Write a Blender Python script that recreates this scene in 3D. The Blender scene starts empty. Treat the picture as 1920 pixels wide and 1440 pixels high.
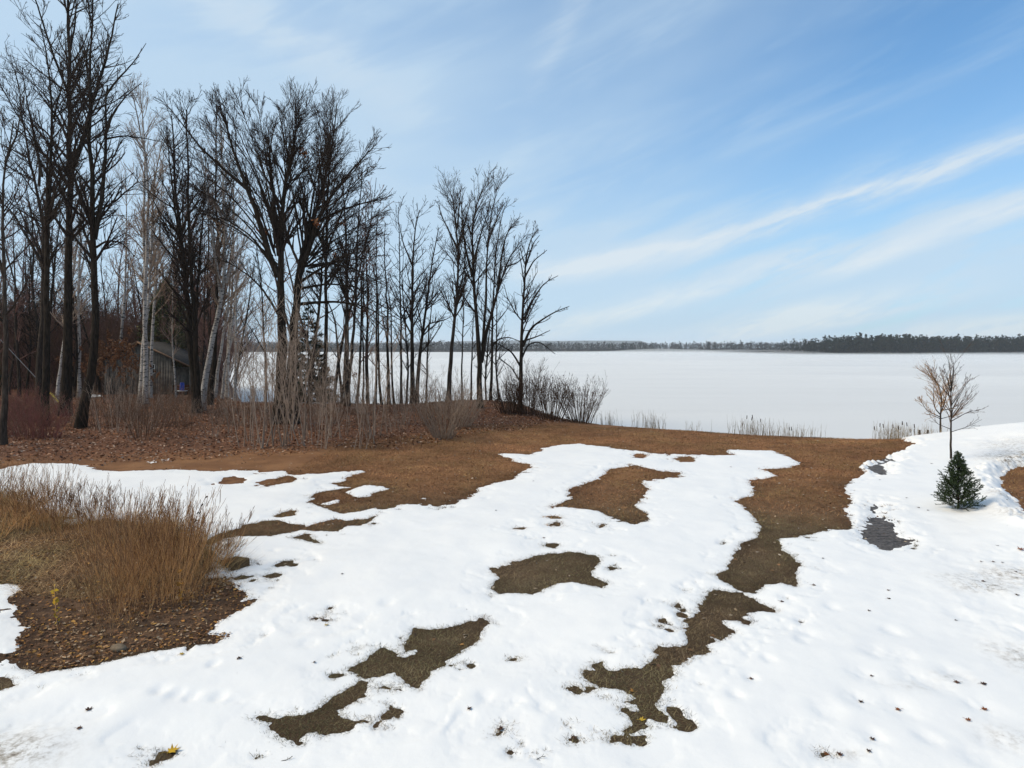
import bpy, math, random
import numpy as np

# ------------------------------------------------------------------ camera, sky, sun, exposure
SC = bpy.context.scene
COL = SC.collection
CAM_H, HOR, FPX = 4.5, 652.0, 1280.0          # eye height, horizon row and focal length of the 1920 px photograph
cd = bpy.data.cameras.new('camera'); cam = bpy.data.objects.new('camera', cd); COL.objects.link(cam)
cam.location = (0, 0, CAM_H); cam.rotation_euler = (math.radians(90), 0, 0)
cd.sensor_width = 36.0; cd.lens = 36.0 * FPX / 1920.0
cd.shift_y = -(720 - HOR) / 1920.0
cd.clip_start = 0.1; cd.clip_end = 12000
SC.camera = cam

SUN_EL, SUN_AZ = math.radians(44), math.radians(-98)      # azimuth from +Y, negative = to the left
W = bpy.data.worlds.new('World'); SC.world = W; W.use_nodes = True
SKY_STRENGTH = 0.105
sl = bpy.data.lights.new('sun', 'SUN'); sun = bpy.data.objects.new('sun', sl); COL.objects.link(sun)
sl.energy = 2.35; sl.angle = math.radians(26); sl.color = (1.0, 0.87, 0.65)
sun.rotation_euler = (math.pi / 2 - SUN_EL, 0, -SUN_AZ + math.pi)
SC.view_settings.view_transform = 'Standard'; SC.view_settings.look = 'None'
SC.view_settings.exposure = 0.26; SC.view_settings.gamma = 1.0; SC.view_settings.use_curve_mapping = False
SC.render.engine = 'CYCLES'
cy = SC.cycles
cy.use_denoising = True; cy.max_bounces = 6; cy.diffuse_bounces = 3; cy.glossy_bounces = 2
cy.transmission_bounces = 2; cy.transparent_max_bounces = 8; cy.volume_bounces = 1


class N:
    """Arithmetic on node sockets."""
    def __init__(s, nt, sock): s.nt, s.s = nt, sock
    def op(s, o, *b, clamp=False):
        n = s.nt.nodes.new('ShaderNodeMath'); n.operation = o; n.use_clamp = clamp
        for i, v in enumerate((s,) + b):
            if isinstance(v, N): s.nt.links.new(v.s, n.inputs[i])
            else: n.inputs[i].default_value = v
        return N(s.nt, n.outputs[0])
    def __add__(s, b): return s.op('ADD', b)
    def __radd__(s, b): return s.op('ADD', b)
    def __sub__(s, b): return s.op('SUBTRACT', b)
    def __rsub__(s, b): return N.const(s.nt, b).op('SUBTRACT', s)
    def __mul__(s, b): return s.op('MULTIPLY', b)
    def __rmul__(s, b): return s.op('MULTIPLY', b)
    def __truediv__(s, b): return s.op('DIVIDE', b)
    def sat(s): return s.op('ADD', 0.0, clamp=True)
    @staticmethod
    def const(nt, v):
        n = nt.nodes.new('ShaderNodeValue'); n.outputs[0].default_value = v; return N(nt, n.outputs[0])
    def ss(s, a, b):
        n = s.nt.nodes.new('ShaderNodeMapRange'); n.interpolation_type = 'SMOOTHSTEP'
        s.nt.links.new(s.s, n.inputs[0]); n.inputs[1].default_value = a; n.inputs[2].default_value = b
        n.inputs[3].default_value = 0; n.inputs[4].default_value = 1
        return N(s.nt, n.outputs[0])


def noise_node(nt, vec, scale, detail=3, rough=.55, dist=0.0, typ='3D'):
    n = nt.nodes.new('ShaderNodeTexNoise'); n.noise_dimensions = typ
    n.inputs['Scale'].default_value = scale; n.inputs['Detail'].default_value = detail
    n.inputs['Roughness'].default_value = rough; n.inputs['Distortion'].default_value = dist
    if vec is not None: nt.links.new(vec, n.inputs['Vector'])
    return N(nt, n.outputs['Fac'])


def mixc(nt, fac, a, b, mode='MIX'):
    n = nt.nodes.new('ShaderNodeMix'); n.data_type = 'RGBA'; n.blend_type = mode
    if isinstance(fac, N): nt.links.new(fac.s, n.inputs[0])
    else: n.inputs[0].default_value = fac
    for k, v in ((6, a), (7, b)):
        if isinstance(v, (tuple, list)): n.inputs[k].default_value = (*v[:3], 1)
        else: nt.links.new(v, n.inputs[k])
    return n.outputs[2]


def combine(nt, x, y, z):
    n = nt.nodes.new('ShaderNodeCombineXYZ')
    for i, v in enumerate((x, y, z)):
        if isinstance(v, N): nt.links.new(v.s, n.inputs[i])
        else: n.inputs[i].default_value = v
    return n.outputs[0]


def build_world():
    nt = W.node_tree; nt.nodes.clear()
    out = nt.nodes.new('ShaderNodeOutputWorld'); bg = nt.nodes.new('ShaderNodeBackground')
    sky = nt.nodes.new('ShaderNodeTexSky'); sky.sky_type = 'NISHITA'; sky.sun_disc = False
    sky.sun_elevation = SUN_EL; sky.sun_rotation = SUN_AZ
    sky.altitude = 0; sky.air_density = 1.0; sky.dust_density = 0.6; sky.ozone_density = 1.6
    tc = nt.nodes.new('ShaderNodeTexCoord')
    sp = nt.nodes.new('ShaderNodeSeparateXYZ'); nt.links.new(tc.outputs['Generated'], sp.inputs[0])
    x, y, z = (N(nt, sp.outputs[i]) for i in range(3))
    # soft wisps: noise sampled along the streaks' own direction
    u = x * 0.93 + z * 0.36; v = z * 0.93 - x * 0.36
    wv = combine(nt, u * 1.6, v * 9.0, y * 0.8)
    wisp = noise_node(nt, wv, 2.2, 5, .6, .4)
    veil = noise_node(nt, combine(nt, u * .9, v * 2.6, y * .6), 1.7, 4, .55, .3)
    warp = (noise_node(nt, combine(nt, u * 3, v * 4, y), 2.5, 3) - 0.5) * 0.02
    fine = noise_node(nt, combine(nt, u * 6, v * 26, y * 2), 2.0, 5, .65, .5)
    def band(x0, z0, a, b, w_lo, w_hi, f0, f1, f2, f3):
        d = x - x0
        c = z - (d * a + d * d * b + z0) + warp
        up = 1.0 - c.ss(0.0, w_hi); lo = c.ss(-w_lo, 0.0)
        return up * lo * x.ss(f0, f1) * (1.0 - x.ss(f2, f3))
    b1 = band(.062, .108, .12, .24, .026, .040, -.06, .10, .62, 1.1) * .42
    b1b = band(.062, .117, .12, .24, .010, .014, .0, .20, .36, .60) * .40
    b1c = band(.062, .112, .12, .24, .014, .024, -.06, .05, .08, .20) * .45
    b2 = band(.062, .028, .24, .12, .024, .034, -.10, .12, .33, .48) * .66
    b3 = band(.486, .124, .40, .10, .022, .036, .30, .48, .70, 1.1) * .56
    b4 = band(.39, .032, .22, .10, .020, .040, .14, .36, .40, .62) * 1.1
    b5 = band(.60, .022, .08, .0, .014, .030, .40, .58, .75, 1.1) * 1.15
    b6 = band(.09, .46, 1.5, .0, .05, .09, .0, .08, .12, .24) * .20
    b7 = band(-.40, .44, -.42, .0, .05, .07, -.50, -.40, -.25, -.05) * .18
    tex = (wisp.ss(.30, .72) * .75 + fine.ss(.30, .75) * .55)
    bands = (b1 + b1b + b1c + b2 + b3 + b4 + b5 + b6 + b7) * tex
    hz = 1.0 - z.ss(-.02, .40)
    low = hz * .58
    left = 1.0 - x.ss(-.50, .50)
    lowr = x.ss(-.05, .5) * (1.0 - z.ss(.04, .36)) * wisp.ss(.36, .70) * .42
    general = lowr + veil.ss(.38, .75) * .32 + wisp.ss(.44, .78) * .22 + left * .60 + .07
    f = (bands * 1.25 + low + general + .05).op('MINIMUM', .92)
    cloud = mixc(nt, (bands * 2.0).sat(), (4.35, 5.65, 6.9), (5.9, 6.5, 6.95))
    tint = mixc(nt, 1.0, sky.outputs[0], (.57, 1.10, 1.40), 'MULTIPLY')
    c = mixc(nt, f, tint, cloud)
    nt.links.new(c, bg.inputs[0]); bg.inputs[1].default_value = SKY_STRENGTH
    nt.links.new(bg.outputs[0], out.inputs[0])


build_world()

# ------------------------------------------------------------------ helpers
RNG = np.random.default_rng(11)
_T = [np.random.default_rng(100 + i).random((256, 256)) * 2 - 1 for i in range(8)]


def vn(x, y, s=0):
    xi = np.floor(x).astype(int); yi = np.floor(y).astype(int); fx = x - xi; fy = y - yi
    fx = fx * fx * (3 - 2 * fx); fy = fy * fy * (3 - 2 * fy); t = _T[s]
    a = t[xi & 255, yi & 255]; b = t[(xi + 1) & 255, yi & 255]; c = t[xi & 255, (yi + 1) & 255]; d = t[(xi + 1) & 255, (yi + 1) & 255]
    return (a * (1 - fx) + b * fx) * (1 - fy) + (c * (1 - fx) + d * fx) * fy


def fbm(x, y, f, o=3, s=0, g=.5):
    r = 0; a = 1; n = 0
    for k in range(o):
        r = r + a * vn(x * f + 17.3 * k, y * f - 9.1 * k, (s + k) % 8); n += a; a *= g; f *= 2.03
    return r / n


def sstep(a, b, x):
    t = np.clip((x - a) / (b - a), 0, 1); return t * t * (3 - 2 * t)


def mk(name, V, F, mat, parent=None, smooth=False, attrs=None, uv=None):
    """One mesh object from an array of vertices and a list of face arrays (tris and/or quads)."""
    me = bpy.data.meshes.new(name)
    F = [np.asarray(f, dtype=np.int32) for f in (F if isinstance(F, list) else [F]) if len(f)]
    V = np.asarray(V, dtype=np.float32)
    loops = np.concatenate([f.ravel() for f in F]); tot = np.concatenate([np.full(len(f), f.shape[1], np.int32) for f in F])
    start = np.concatenate([[0], np.cumsum(tot)[:-1]]).astype(np.int32)
    me.vertices.add(len(V)); me.vertices.foreach_set('co', V.ravel())
    me.loops.add(len(loops)); me.loops.foreach_set('vertex_index', loops)
    me.polygons.add(len(tot)); me.polygons.foreach_set('loop_start', start); me.polygons.foreach_set('loop_total', tot)
    if smooth: me.polygons.foreach_set('use_smooth', np.ones(len(tot), bool))
    me.update(calc_edges=True)
    for k, a in (attrs or {}).items():
        a = np.asarray(a, dtype=np.float32)
        if a.ndim == 1:
            at = me.attributes.new(k, 'FLOAT', 'POINT'); at.data.foreach_set('value', a)
        else:
            at = me.attributes.new(k, 'FLOAT_COLOR', 'POINT'); at.data.foreach_set('color', np.c_[a, np.ones(len(a))].astype(np.float32).ravel())
    if mat is not None: me.materials.append(mat)
    o = bpy.data.objects.new(name, me); COL.objects.link(o)
    if parent is not None: o.parent = parent
    return o


def tag(o, label=None, cat=None, group=None, kind=None):
    for k, v in (('label', label), ('category', cat), ('group', group), ('kind', kind)):
        if v: o[k] = v
        elif k in o.keys(): del o[k]
    return o


def empty(name, loc=(0, 0, 0), rz=0.0):
    o = bpy.data.objects.new(name, None); COL.objects.link(o)
    o.location = loc; o.rotation_euler = (0, 0, rz); o.empty_display_size = .3
    return o


def copy_tree(o, parent=None):
    c = o.copy(); COL.objects.link(c)
    if parent is not None: c.parent = parent
    for ch in list(o.children): copy_tree(ch, c)
    return c


def tubes(P, R, k=4):
    """P (m,n,3), R (m,n) -> verts, quads."""
    m, n, _ = P.shape
    T = np.empty_like(P); T[:, 1:-1] = P[:, 2:] - P[:, :-2]; T[:, 0] = P[:, 1] - P[:, 0]; T[:, -1] = P[:, -1] - P[:, -2]
    T /= np.linalg.norm(T, axis=2, keepdims=True) + 1e-9
    mt = T.mean(1); ref = np.where((np.abs(mt[:, :1]) > .7 * np.linalg.norm(mt, axis=1, keepdims=True)), [[0., 1., 0.]], [[1., 0., 0.]])
    U = np.cross(T, ref[:, None, :]); U /= np.linalg.norm(U, axis=2, keepdims=True) + 1e-9
    B = np.cross(T, U)
    a = np.arange(k) * 2 * math.pi / k
    V = P[:, :, None] + R[:, :, None, None] * (np.cos(a)[None, None, :, None] * U[:, :, None] + np.sin(a)[None, None, :, None] * B[:, :, None])
    base = (np.arange(m) * n * k)[:, None, None] + (np.arange(n - 1) * k)[None, :, None]
    j = np.arange(k)[None, None, :]; j2 = (np.arange(k) + 1) % k
    Q = np.stack([base + j, base + j2[None, None, :], base + k + j2[None, None, :], base + k + j], -1)
    return V.reshape(-1, 3), Q.reshape(-1, 4)


class MB:
    """Collects geometry for one mesh object."""
    def __init__(s): s.V, s.F, s.n, s.C = [], [], 0, []
    def add(s, V, F, col=None):
        V = np.asarray(V, dtype=float)
        for f in (F if isinstance(F, list) else [F]): s.F.append(np.asarray(f) + s.n)
        s.V.append(V); s.n += len(V)
        if col is not None: s.C.append(np.broadcast_to(np.asarray(col, float), (len(V), 3)))
    def tube(s, P, R, k=6):
        P = np.asarray(P, float)[None]; R = np.asarray(R, float)[None]; V, Q = tubes(P, R, k); s.add(V, Q)
    def box(s, c, d, rz=0.0):
        c = np.asarray(c, float); d = np.asarray(d, float) / 2
        v = np.array([(x, y, z) for x in (-1, 1) for y in (-1, 1) for z in (-1, 1)], float) * d
        ca, sa = math.cos(rz), math.sin(rz); v = np.c_[v[:, 0] * ca - v[:, 1] * sa, v[:, 0] * sa + v[:, 1] * ca, v[:, 2]] + c
        s.add(v, np.array([(0, 1, 3, 2), (4, 6, 7, 5), (0, 4, 5, 1), (2, 3, 7, 6), (0, 2, 6, 4), (1, 5, 7, 3)]))
    def obj(s, name, mat, parent=None, smooth=False, attr='Col'):
        F4 = [f for f in s.F if f.shape[1] == 4]; F3 = [f for f in s.F if f.shape[1] == 3]
        F = ([np.concatenate(F4)] if F4 else []) + ([np.concatenate(F3)] if F3 else [])
        V = np.concatenate(s.V)
        return mk(name, V, F, mat, parent, smooth, {attr: np.concatenate(s.C)} if s.C else None)


# ------------------------------------------------------------------ materials
def mat_new(name):
    m = bpy.data.materials.new(name); m.use_nodes = True; nt = m.node_tree
    b = nt.nodes['Principled BSDF']; return m, nt, b


def bumped(nt, b, h, strength=.5, dist=.02):
    n = nt.nodes.new('ShaderNodeBump'); n.inputs['Strength'].default_value = strength; n.inputs['Distance'].default_value = dist
    nt.links.new(h.s, n.inputs['Height']); nt.links.new(n.outputs[0], b.inputs['Normal'])


def objcoord(nt, kind='Object'):
    return nt.nodes.new('ShaderNodeTexCoord').outputs[kind]


def geopos(nt):
    return nt.nodes.new('ShaderNodeNewGeometry').outputs['Position']


def scaled(nt, vec, s):
    n = nt.nodes.new('ShaderNodeVectorMath'); n.operation = 'MULTIPLY'; nt.links.new(vec, n.inputs[0]); n.inputs[1].default_value = s
    return n.outputs[0]


def attr(nt, name, out='Fac'):
    n = nt.nodes.new('ShaderNodeAttribute'); n.attribute_name = name; return n.outputs[out]


def bark(name, dark, light, spec=.1, scale=1.0, vary=.35):
    m, nt, b = mat_new(name)
    v = objcoord(nt)
    n1 = noise_node(nt, scaled(nt, v, (9 * scale, 9 * scale, 1.6 * scale)), 1.5, 6, .65)
    n2 = noise_node(nt, v, .45, 3)
    c = mixc(nt, n1.ss(.35, .68), dark, light)
    r = nt.nodes.new('ShaderNodeObjectInfo').outputs['Random']
    hv = nt.nodes.new('ShaderNodeHueSaturation')
    nt.links.new((N(nt, r) * vary + n2 * .5 + (.75 - vary / 2)).s, hv.inputs['Value']); nt.links.new(c, hv.inputs['Color'])
    nt.links.new(hv.outputs[0], b.inputs['Base Color']); b.inputs['Roughness'].default_value = .9; b.inputs['Specular IOR Level'].default_value = spec
    bumped(nt, b, n1, .8, .03)
    return m


def plain(name, col, rough=.8, spec=.3, var=.25, sc=6.0, bump=0.0):
    m, nt, b = mat_new(name)
    n = noise_node(nt, objcoord(nt), sc, 4, .6)
    lo = tuple(c * (1 - var) for c in col); hi = tuple(min(1, c * (1 + var)) for c in col)
    nt.links.new(mixc(nt, n.ss(.3, .7), lo, hi), b.inputs['Base Color'])
    b.inputs['Roughness'].default_value = rough; b.inputs['Specular IOR Level'].default_value = spec
    if bump: bumped(nt, b, n, bump, .02)
    return m


def leafmat(name, rough=.75, trans=.0):
    m, nt, b = mat_new(name)
    nt.links.new(attr(nt, 'Col', 'Color'), b.inputs['Base Color']); b.inputs['Roughness'].default_value = rough
    b.inputs['Specular IOR Level'].default_value = .08
    return m


M_BARK = bark('dark_bark', (.014, .0095, .0065), (.046, .033, .023), spec=.05)
M_BARKG = bark('grey_brown_bark', (.026, .018, .013), (.074, .054, .040), spec=.08)
M_TWIG = bark('twig_bark', (.022, .014, .010), (.052, .035, .026), vary=.4)
M_TWIGR = bark('reddish_twig', (.125, .062, .048), (.25, .14, .11), vary=.4)
M_TWIGG = bark('grey_twig', (.24, .165, .115), (.42, .31, .23), vary=.4)
M_TWIGB = bark('brown_shrub_twig', (.095, .054, .034), (.20, .118, .074), vary=.4)
M_TWIGS = bark('shore_shrub_twig', (.055, .030, .019), (.125, .070, .042), vary=.4, spec=.04)
M_DOG = bark('red_dogwood_stem', (.16, .056, .044), (.28, .12, .095), vary=.3)
M_LEAF = leafmat('dry_leaf')
M_NEEDLE = leafmat('needles', .6)


def birch_mat():
    m, nt, b = mat_new('birch_bark'); v = objcoord(nt)
    n1 = noise_node(nt, scaled(nt, v, (2.2, 2.2, 7.0)), 1.6, 4, .7)
    n2 = noise_node(nt, scaled(nt, v, (1, 1, .8)), 1.1, 3)
    c = mixc(nt, n1.ss(.52, .60), mixc(nt, n2.ss(.3, .7), (.50, .445, .39), (.33, .28, .24)), (.035, .03, .026))
    nt.links.new(c, b.inputs['Base Color']); b.inputs['Roughness'].default_value = .75; b.inputs['Specular IOR Level'].default_value = .2
    bumped(nt, b, n1, .3, .02); return m


M_BIRCH = birch_mat()
# ------------------------------------------------------------------ terrain: heights
# crest of the bank above the lake, (x, y) in metres, from west to east
CREST = np.array([(-200, 260), (-110, 205), (-72, 165), (-51.5, 120), (-33, 78), (-26.3, 62.5), (-22.9, 57.6), (-17.3, 56.4), (-11.4, 56.6), (-4.7, 56),
                  (.8, 50.5), (3.4, 44.2), (5.5, 41.6), (8.9, 39.4), (12.1, 37.0), (15.5, 35.4), (17.9, 33.8), (18.9, 32.9), (23, 32.3), (30, 31), (60, 27), (300, 12)], float)
LAKE_Z = -2.0


def height(x, y):
    x = np.asarray(x, float); y = np.asarray(y, float)
    h = .13 * fbm(x, y, .11, 2, 1) + .05 * fbm(x, y, .45, 2, 3) + .012 * fbm(x, y, 2.1, 2, 5)
    h = h * sstep(2, 9, np.hypot(x, y))
    h = h + 1.15 * np.exp(-((x - 24.5) / 5.2) ** 2 - ((y - 29.5) / 5.0) ** 2)           # snowy rise by the shore
    h = h + .55 * np.exp(-((x + 2.2) / 5.5) ** 2 - ((y - 51.5) / 4.5) ** 2)             # leafy mound under the shore trees
    h = h + .22 * np.exp(-((x - 13.6) / 2.2) ** 2 - ((y - 16.2) / 3.0) ** 2)
    b = y - np.interp(x, CREST[:, 0], CREST[:, 1]) + .5 * fbm(x, y, .3, 2, 2)
    h = h - .12 * sstep(-6, 0, b) - 2.8 * sstep(-.3, 8.5, b) - .25 * sstep(8, 40, b)
    return h


def at(px, py):
    """Where the ground lies under a point of the photograph: the sight line followed to the terrain."""
    px = float(px); py = float(py)
    d = np.concatenate([np.arange(4, 30, .02), np.arange(30, 75, .05)])
    z = CAM_H - (py - HOR) / FPX * d; x = (px - 960) / FPX * d
    hit = np.nonzero(z <= height(x, d))[0]
    i = hit[0] if len(hit) else int(np.argmin(np.abs(d - 58)))
    return np.array([x[i], d[i], float(height(x[i:i + 1], d[i:i + 1])[0])])


def poly(s):
    return np.array([at(*p)[:2] for p in s])


def psd(x, y, P, margin=1.2):
    """Signed distance to polygon P (negative inside); far points get +margin."""
    out = np.full(x.shape, margin)
    near = (x > P[:, 0].min() - margin) & (x < P[:, 0].max() + margin) & (y > P[:, 1].min() - margin) & (y < P[:, 1].max() + margin)
    q = np.c_[x[near], y[near]]
    if not len(q): return out
    A = P; B = np.roll(P, -1, 0); dm = np.full(len(q), 1e9); ins = np.zeros(len(q), bool)
    for a, b in zip(A, B):
        e = b - a; w = q - a; t = np.clip((w @ e) / (e @ e + 1e-12), 0, 1)
        dd = ((w - t[:, None] * e) ** 2).sum(1); dm = np.minimum(dm, dd)
        c = ((a[1] > q[:, 1]) != (b[1] > q[:, 1]))
        with np.errstate(divide='ignore', invalid='ignore'):
            ins ^= c & (q[:, 0] < e[0] * (q[:, 1] - a[1]) / e[1] + a[0])
    d = np.sqrt(dm); out[near] = np.where(ins, -d, np.minimum(d, margin)); return out


def Z(ox, oy, s, pts): return [(ox + a / s, oy + b / s) for a, b in pts]


LAWN_EDGE = [(-300, 880), (0, 880), (33, 873), (63, 868), (140, 869), (180, 880), (230, 884), (330, 881), (400, 884), (482, 882), (487, 886), (528, 884), (543, 889)] + \
    [(563, 890), (610, 887), (655, 884), (682, 881), (686, 885), (648, 897), (642, 904), (622, 906), (657, 914), (610, 921), (581, 930), (590, 936), (579, 942), (592, 950), (616, 953), (645, 963),
     (674, 958), (700, 953), (721, 955), (744, 950), (750, 946), (802, 946), (820, 950), (849, 945), (893, 924), (893, 915), (922, 907), (960, 898), (996, 877), (993, 870), (965, 865), (931, 852),
     (945, 850), (989, 852), (1013, 846), (1017, 841), (1048, 834), (1089, 831), (1154, 841), (1192, 845), (1227, 850), (1261, 852), (1306, 853), (1371, 854), (1364, 845), (1357, 843), (1450, 845), (1464, 852),
     (1484, 857), (1498, 865), (1500, 872), (1484, 877), (1429, 881), (1464, 893), (1409, 901), (1412, 929), (1381, 941), (1419, 968), (1426, 992), (1416, 1010), (1392, 1020), (1381, 1034), (1371, 1051),
     (1367, 1068), (1343, 1078), (1361, 1092), (1385, 1106), (1412, 1111), (1433, 1094), (1467, 1092), (1488, 1099), (1484, 1082), (1500, 1058), (1478, 1037), (1453, 1013), (1464, 1010), (1512, 1003),
     (1557, 994), (1584, 993), (1598, 990), (1595, 972), (1582, 955), (1598, 937), (1581, 923), (1582, 911), (1604, 898), (1628, 885), (1611, 876), (1625, 868), (1657, 862), (1690, 848), (1704, 839), (1722, 832)]
LAWN = np.vstack([poly(LAWN_EDGE), [(19.8, 36), (14, 60), (0, 90), (-60, 190), (-140, 190), (-140, 20)]])
BARE = [LAWN] + [poly(p) for p in [
    [(1327, 1109), (1365, 1107), (1388, 1113), (1408, 1125), (1429, 1136), (1452, 1145), (1451, 1149), (1426, 1145), (1402, 1151), (1414, 1168), (1405, 1173), (1382, 1168), (1359, 1165), (1375, 1183), (1356, 1199), (1321, 1189), (1303, 1183), (1286, 1171), (1283, 1165), (1303, 1148), (1321, 1125)],
    [(1295, 1180), (1321, 1192), (1337, 1203), (1316, 1208), (1335, 1224), (1306, 1227), (1284, 1241), (1284, 1249), (1265, 1250), (1270, 1267), (1248, 1279), (1239, 1302), (1232, 1320), (1251, 1343), (1251, 1356), (1233, 1354), (1213, 1346), (1210, 1358), (1220, 1364), (1198, 1372), (1172, 1380), (1168, 1372), (1184, 1358), (1163, 1337), (1160, 1329), (1175, 1327), (1195, 1335), (1192, 1323), (1169, 1317), (1190, 1310), (1157, 1291), (1125, 1288), (1096, 1273), (1099, 1260), (1114, 1257), (1114, 1246), (1128, 1250), (1140, 1259), (1163, 1259), (1187, 1253), (1204, 1256), (1219, 1238), (1239, 1230), (1233, 1212), (1254, 1212), (1280, 1209), (1296, 1197), (1286, 1186)],
    [(1034, 950), (1072, 936), (1068, 917), (1120, 900), (1147, 879), (1192, 872), (1227, 881), (1244, 884), (1273, 886), (1271, 895), (1237, 898), (1209, 903), (1209, 927), (1189, 948), (1213, 965), (1213, 975), (1189, 982), (1141, 968), (1120, 958), (1072, 951)],
    [(921, 1103), (934, 1085), (926, 1070), (962, 1054), (1007, 1041), (1027, 1037), (1093, 1037), (1123, 1044), (1122, 1058), (1106, 1072), (1106, 1082), (1144, 1096), (1134, 1101), (1103, 1096), (1075, 1090), (1048, 1092), (1010, 1109), (1000, 1116), (934, 1114)],
    [(654, 1258), (692, 1235), (715, 1217), (741, 1223), (759, 1229), (757, 1205), (779, 1179), (820, 1182), (861, 1173), (907, 1157), (916, 1165), (910, 1182), (896, 1202), (861, 1223), (835, 1237), (832, 1252), (808, 1261), (800, 1272), (782, 1281), (785, 1293), (759, 1281), (756, 1270), (735, 1262), (715, 1267), (686, 1272)],
    [(508, 1351), (546, 1344), (575, 1344), (604, 1334), (607, 1325), (622, 1313), (642, 1302), (662, 1290), (677, 1278), (690, 1282), (680, 1307), (648, 1322), (627, 1334), (633, 1347), (662, 1353), (692, 1348), (693, 1356), (668, 1359), (657, 1369), (610, 1380), (592, 1372), (575, 1377), (555, 1389), (528, 1386), (514, 1372)],
    [(730, 1322), (738, 1326), (742, 1335), (753, 1345), (742, 1346), (734, 1336)],
    [(700, 1292), (716, 1286), (745, 1290), (752, 1295), (730, 1296)],
    [(400, 1008), (429, 997), (458, 985), (496, 977), (522, 977), (563, 984), (575, 991), (604, 980), (630, 972), (648, 977), (689, 974), (706, 966), (686, 982), (648, 985), (633, 996), (604, 996), (563, 993), (546, 1000), (502, 1006), (435, 1003), (400, 1020), (370, 1022)],
    [(543, 1009), (572, 1000), (587, 1006), (604, 1020), (581, 1015)],
    [(515, 969), (545, 958), (554, 958), (552, 966), (525, 970)],
    [(410, 1052), (444, 1042), (467, 1047), (470, 1061), (444, 1067), (424, 1064)],
    [(520, 1058), (536, 1053), (549, 1051), (546, 1058), (522, 1063)],
    [(437, 1083), (455, 1079), (471, 1082), (455, 1088), (440, 1088)],
    [(498, 1080), (512, 1076), (522, 1078), (508, 1083)],
    [(480, 905), (498, 899), (520, 897), (540, 892), (562, 896), (548, 902), (520, 909), (500, 913)],
    [(418, 897), (440, 893), (462, 899), (452, 906), (430, 910), (410, 906)],
    [(-300, 930), (0, 930), (40, 945), (70, 960), (130, 985), (200, 975), (290, 985), (360, 1012), (400, 1040), (383, 1083), (420, 1086), (443, 1100), (467, 1117), (450, 1130), (480, 1125), (463, 1140), (427, 1160), (400, 1177), (390, 1190), (433, 1190), (410, 1207), (367, 1210), (300, 1217), (233, 1230), (167, 1248), (117, 1255), (67, 1263), (60, 1255), (37, 1250), (13, 1233), (37, 1217), (30, 1200), (50, 1182), (33, 1160), (30, 1140), (13, 1123), (43, 1107), (20, 1095), (0, 1097), (-200, 1100), (-300, 1100)],
    [(0, 1273), (17, 1277), (23, 1287), (0, 1295), (-40, 1292), (-40, 1272)],
    [(1878, 888), (1890, 882), (1919, 876), (1990, 868), (2080, 880), (2100, 1010), (1960, 985), (1919, 961), (1902, 932), (1881, 920), (1875, 902)],
    [(1186, 853), (1200, 850), (1218, 853), (1205, 859), (1190, 858)], [(1260, 860), (1285, 855), (1300, 858), (1296, 866), (1275, 866)],
    [(963, 992), (975, 989), (988, 990), (980, 994)], [(1025, 983), (1045, 978), (1056, 982), (1050, 988), (1030, 986)], [(1022, 1022), (1044, 1021), (1040, 1028), (1027, 1027)],
    [(1137, 1064), (1148, 1061), (1156, 1066), (1144, 1069)], [(1024, 970), (1040, 967), (1048, 971), (1030, 973)], [(1119, 985), (1135, 982), (1140, 988), (1125, 990)],
    [(932, 1374), (937, 1366), (948, 1364), (954, 1371), (938, 1379), (928, 1381)], [(1070, 1388), (1078, 1383), (1090, 1390), (1080, 1395), (1071, 1394)], [(955, 1236), (968, 1233), (972, 1237), (958, 1240)],
    [(1112, 1248), (1128, 1243), (1130, 1255), (1116, 1253)], [(1066, 1292), (1078, 1290), (1090, 1296), (1084, 1302), (1074, 1299)], [(1098, 1290), (1112, 1288), (1122, 1292), (1100, 1298)],
    [(1266, 1136), (1274, 1133), (1292, 1147), (1284, 1148)], [(1236, 1167), (1244, 1162), (1248, 1166), (1240, 1169)], [(278, 1434), (300, 1412), (328, 1408), (330, 1415), (300, 1428), (284, 1440)],
    [(603, 1163), (616, 1161), (623, 1164), (612, 1167)], [(584, 1160), (596, 1157), (604, 1159), (592, 1162)],
    [(1240, 1365), (1256, 1361), (1282, 1363), (1262, 1367)], [(1541, 1413), (1552, 1412), (1556, 1417), (1545, 1419)],
    [(484, 1345), (500, 1344), (520, 1348), (510, 1352), (492, 1349)],
]]
WET = [poly(p) for p in [
    [(1630, 943), (1642, 940), (1652, 949), (1648, 964), (1657, 974), (1683, 978), (1681, 990), (1689, 1005), (1712, 1013), (1709, 1025), (1695, 1034), (1662, 1035), (1639, 1025), (1622, 1019), (1601, 1005), (1610, 990), (1625, 978), (1636, 967), (1622, 955)],
    [(1619, 875), (1657, 862), (1671, 856), (1695, 867), (1661, 872), (1676, 893), (1651, 892), (1633, 888)]]]
ISLE = [poly(p) for p in [
    [(651, 923), (672, 914), (692, 909), (715, 912), (732, 917), (703, 923), (690, 931), (674, 933), (660, 931)],
    [(604, 945), (620, 938), (636, 937), (632, 942), (615, 948)], [(785, 935), (795, 934), (796, 937), (787, 937)],
    [(750, 1230), (768, 1222), (778, 1221), (778, 1226), (760, 1232)], [(1397, 1159), (1403, 1156), (1409, 1159), (1404, 1162)],
    [(1690, 1030), (1697, 1023), (1708, 1022), (1708, 1030), (1698, 1034)], [(280, 866), (294, 864), (296, 867), (282, 870)],
    [(155, 742), (165, 738), (190, 739), (194, 743), (172, 746)], [(436, 746), (461, 746), (461, 750), (436, 749)], [(300, 863), (320, 860), (322, 862), (302, 865)],
    [(555, 757), (620, 757), (620, 753), (555, 753)], [(640, 757), (720, 757), (720, 755), (640, 754)]]]


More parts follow.
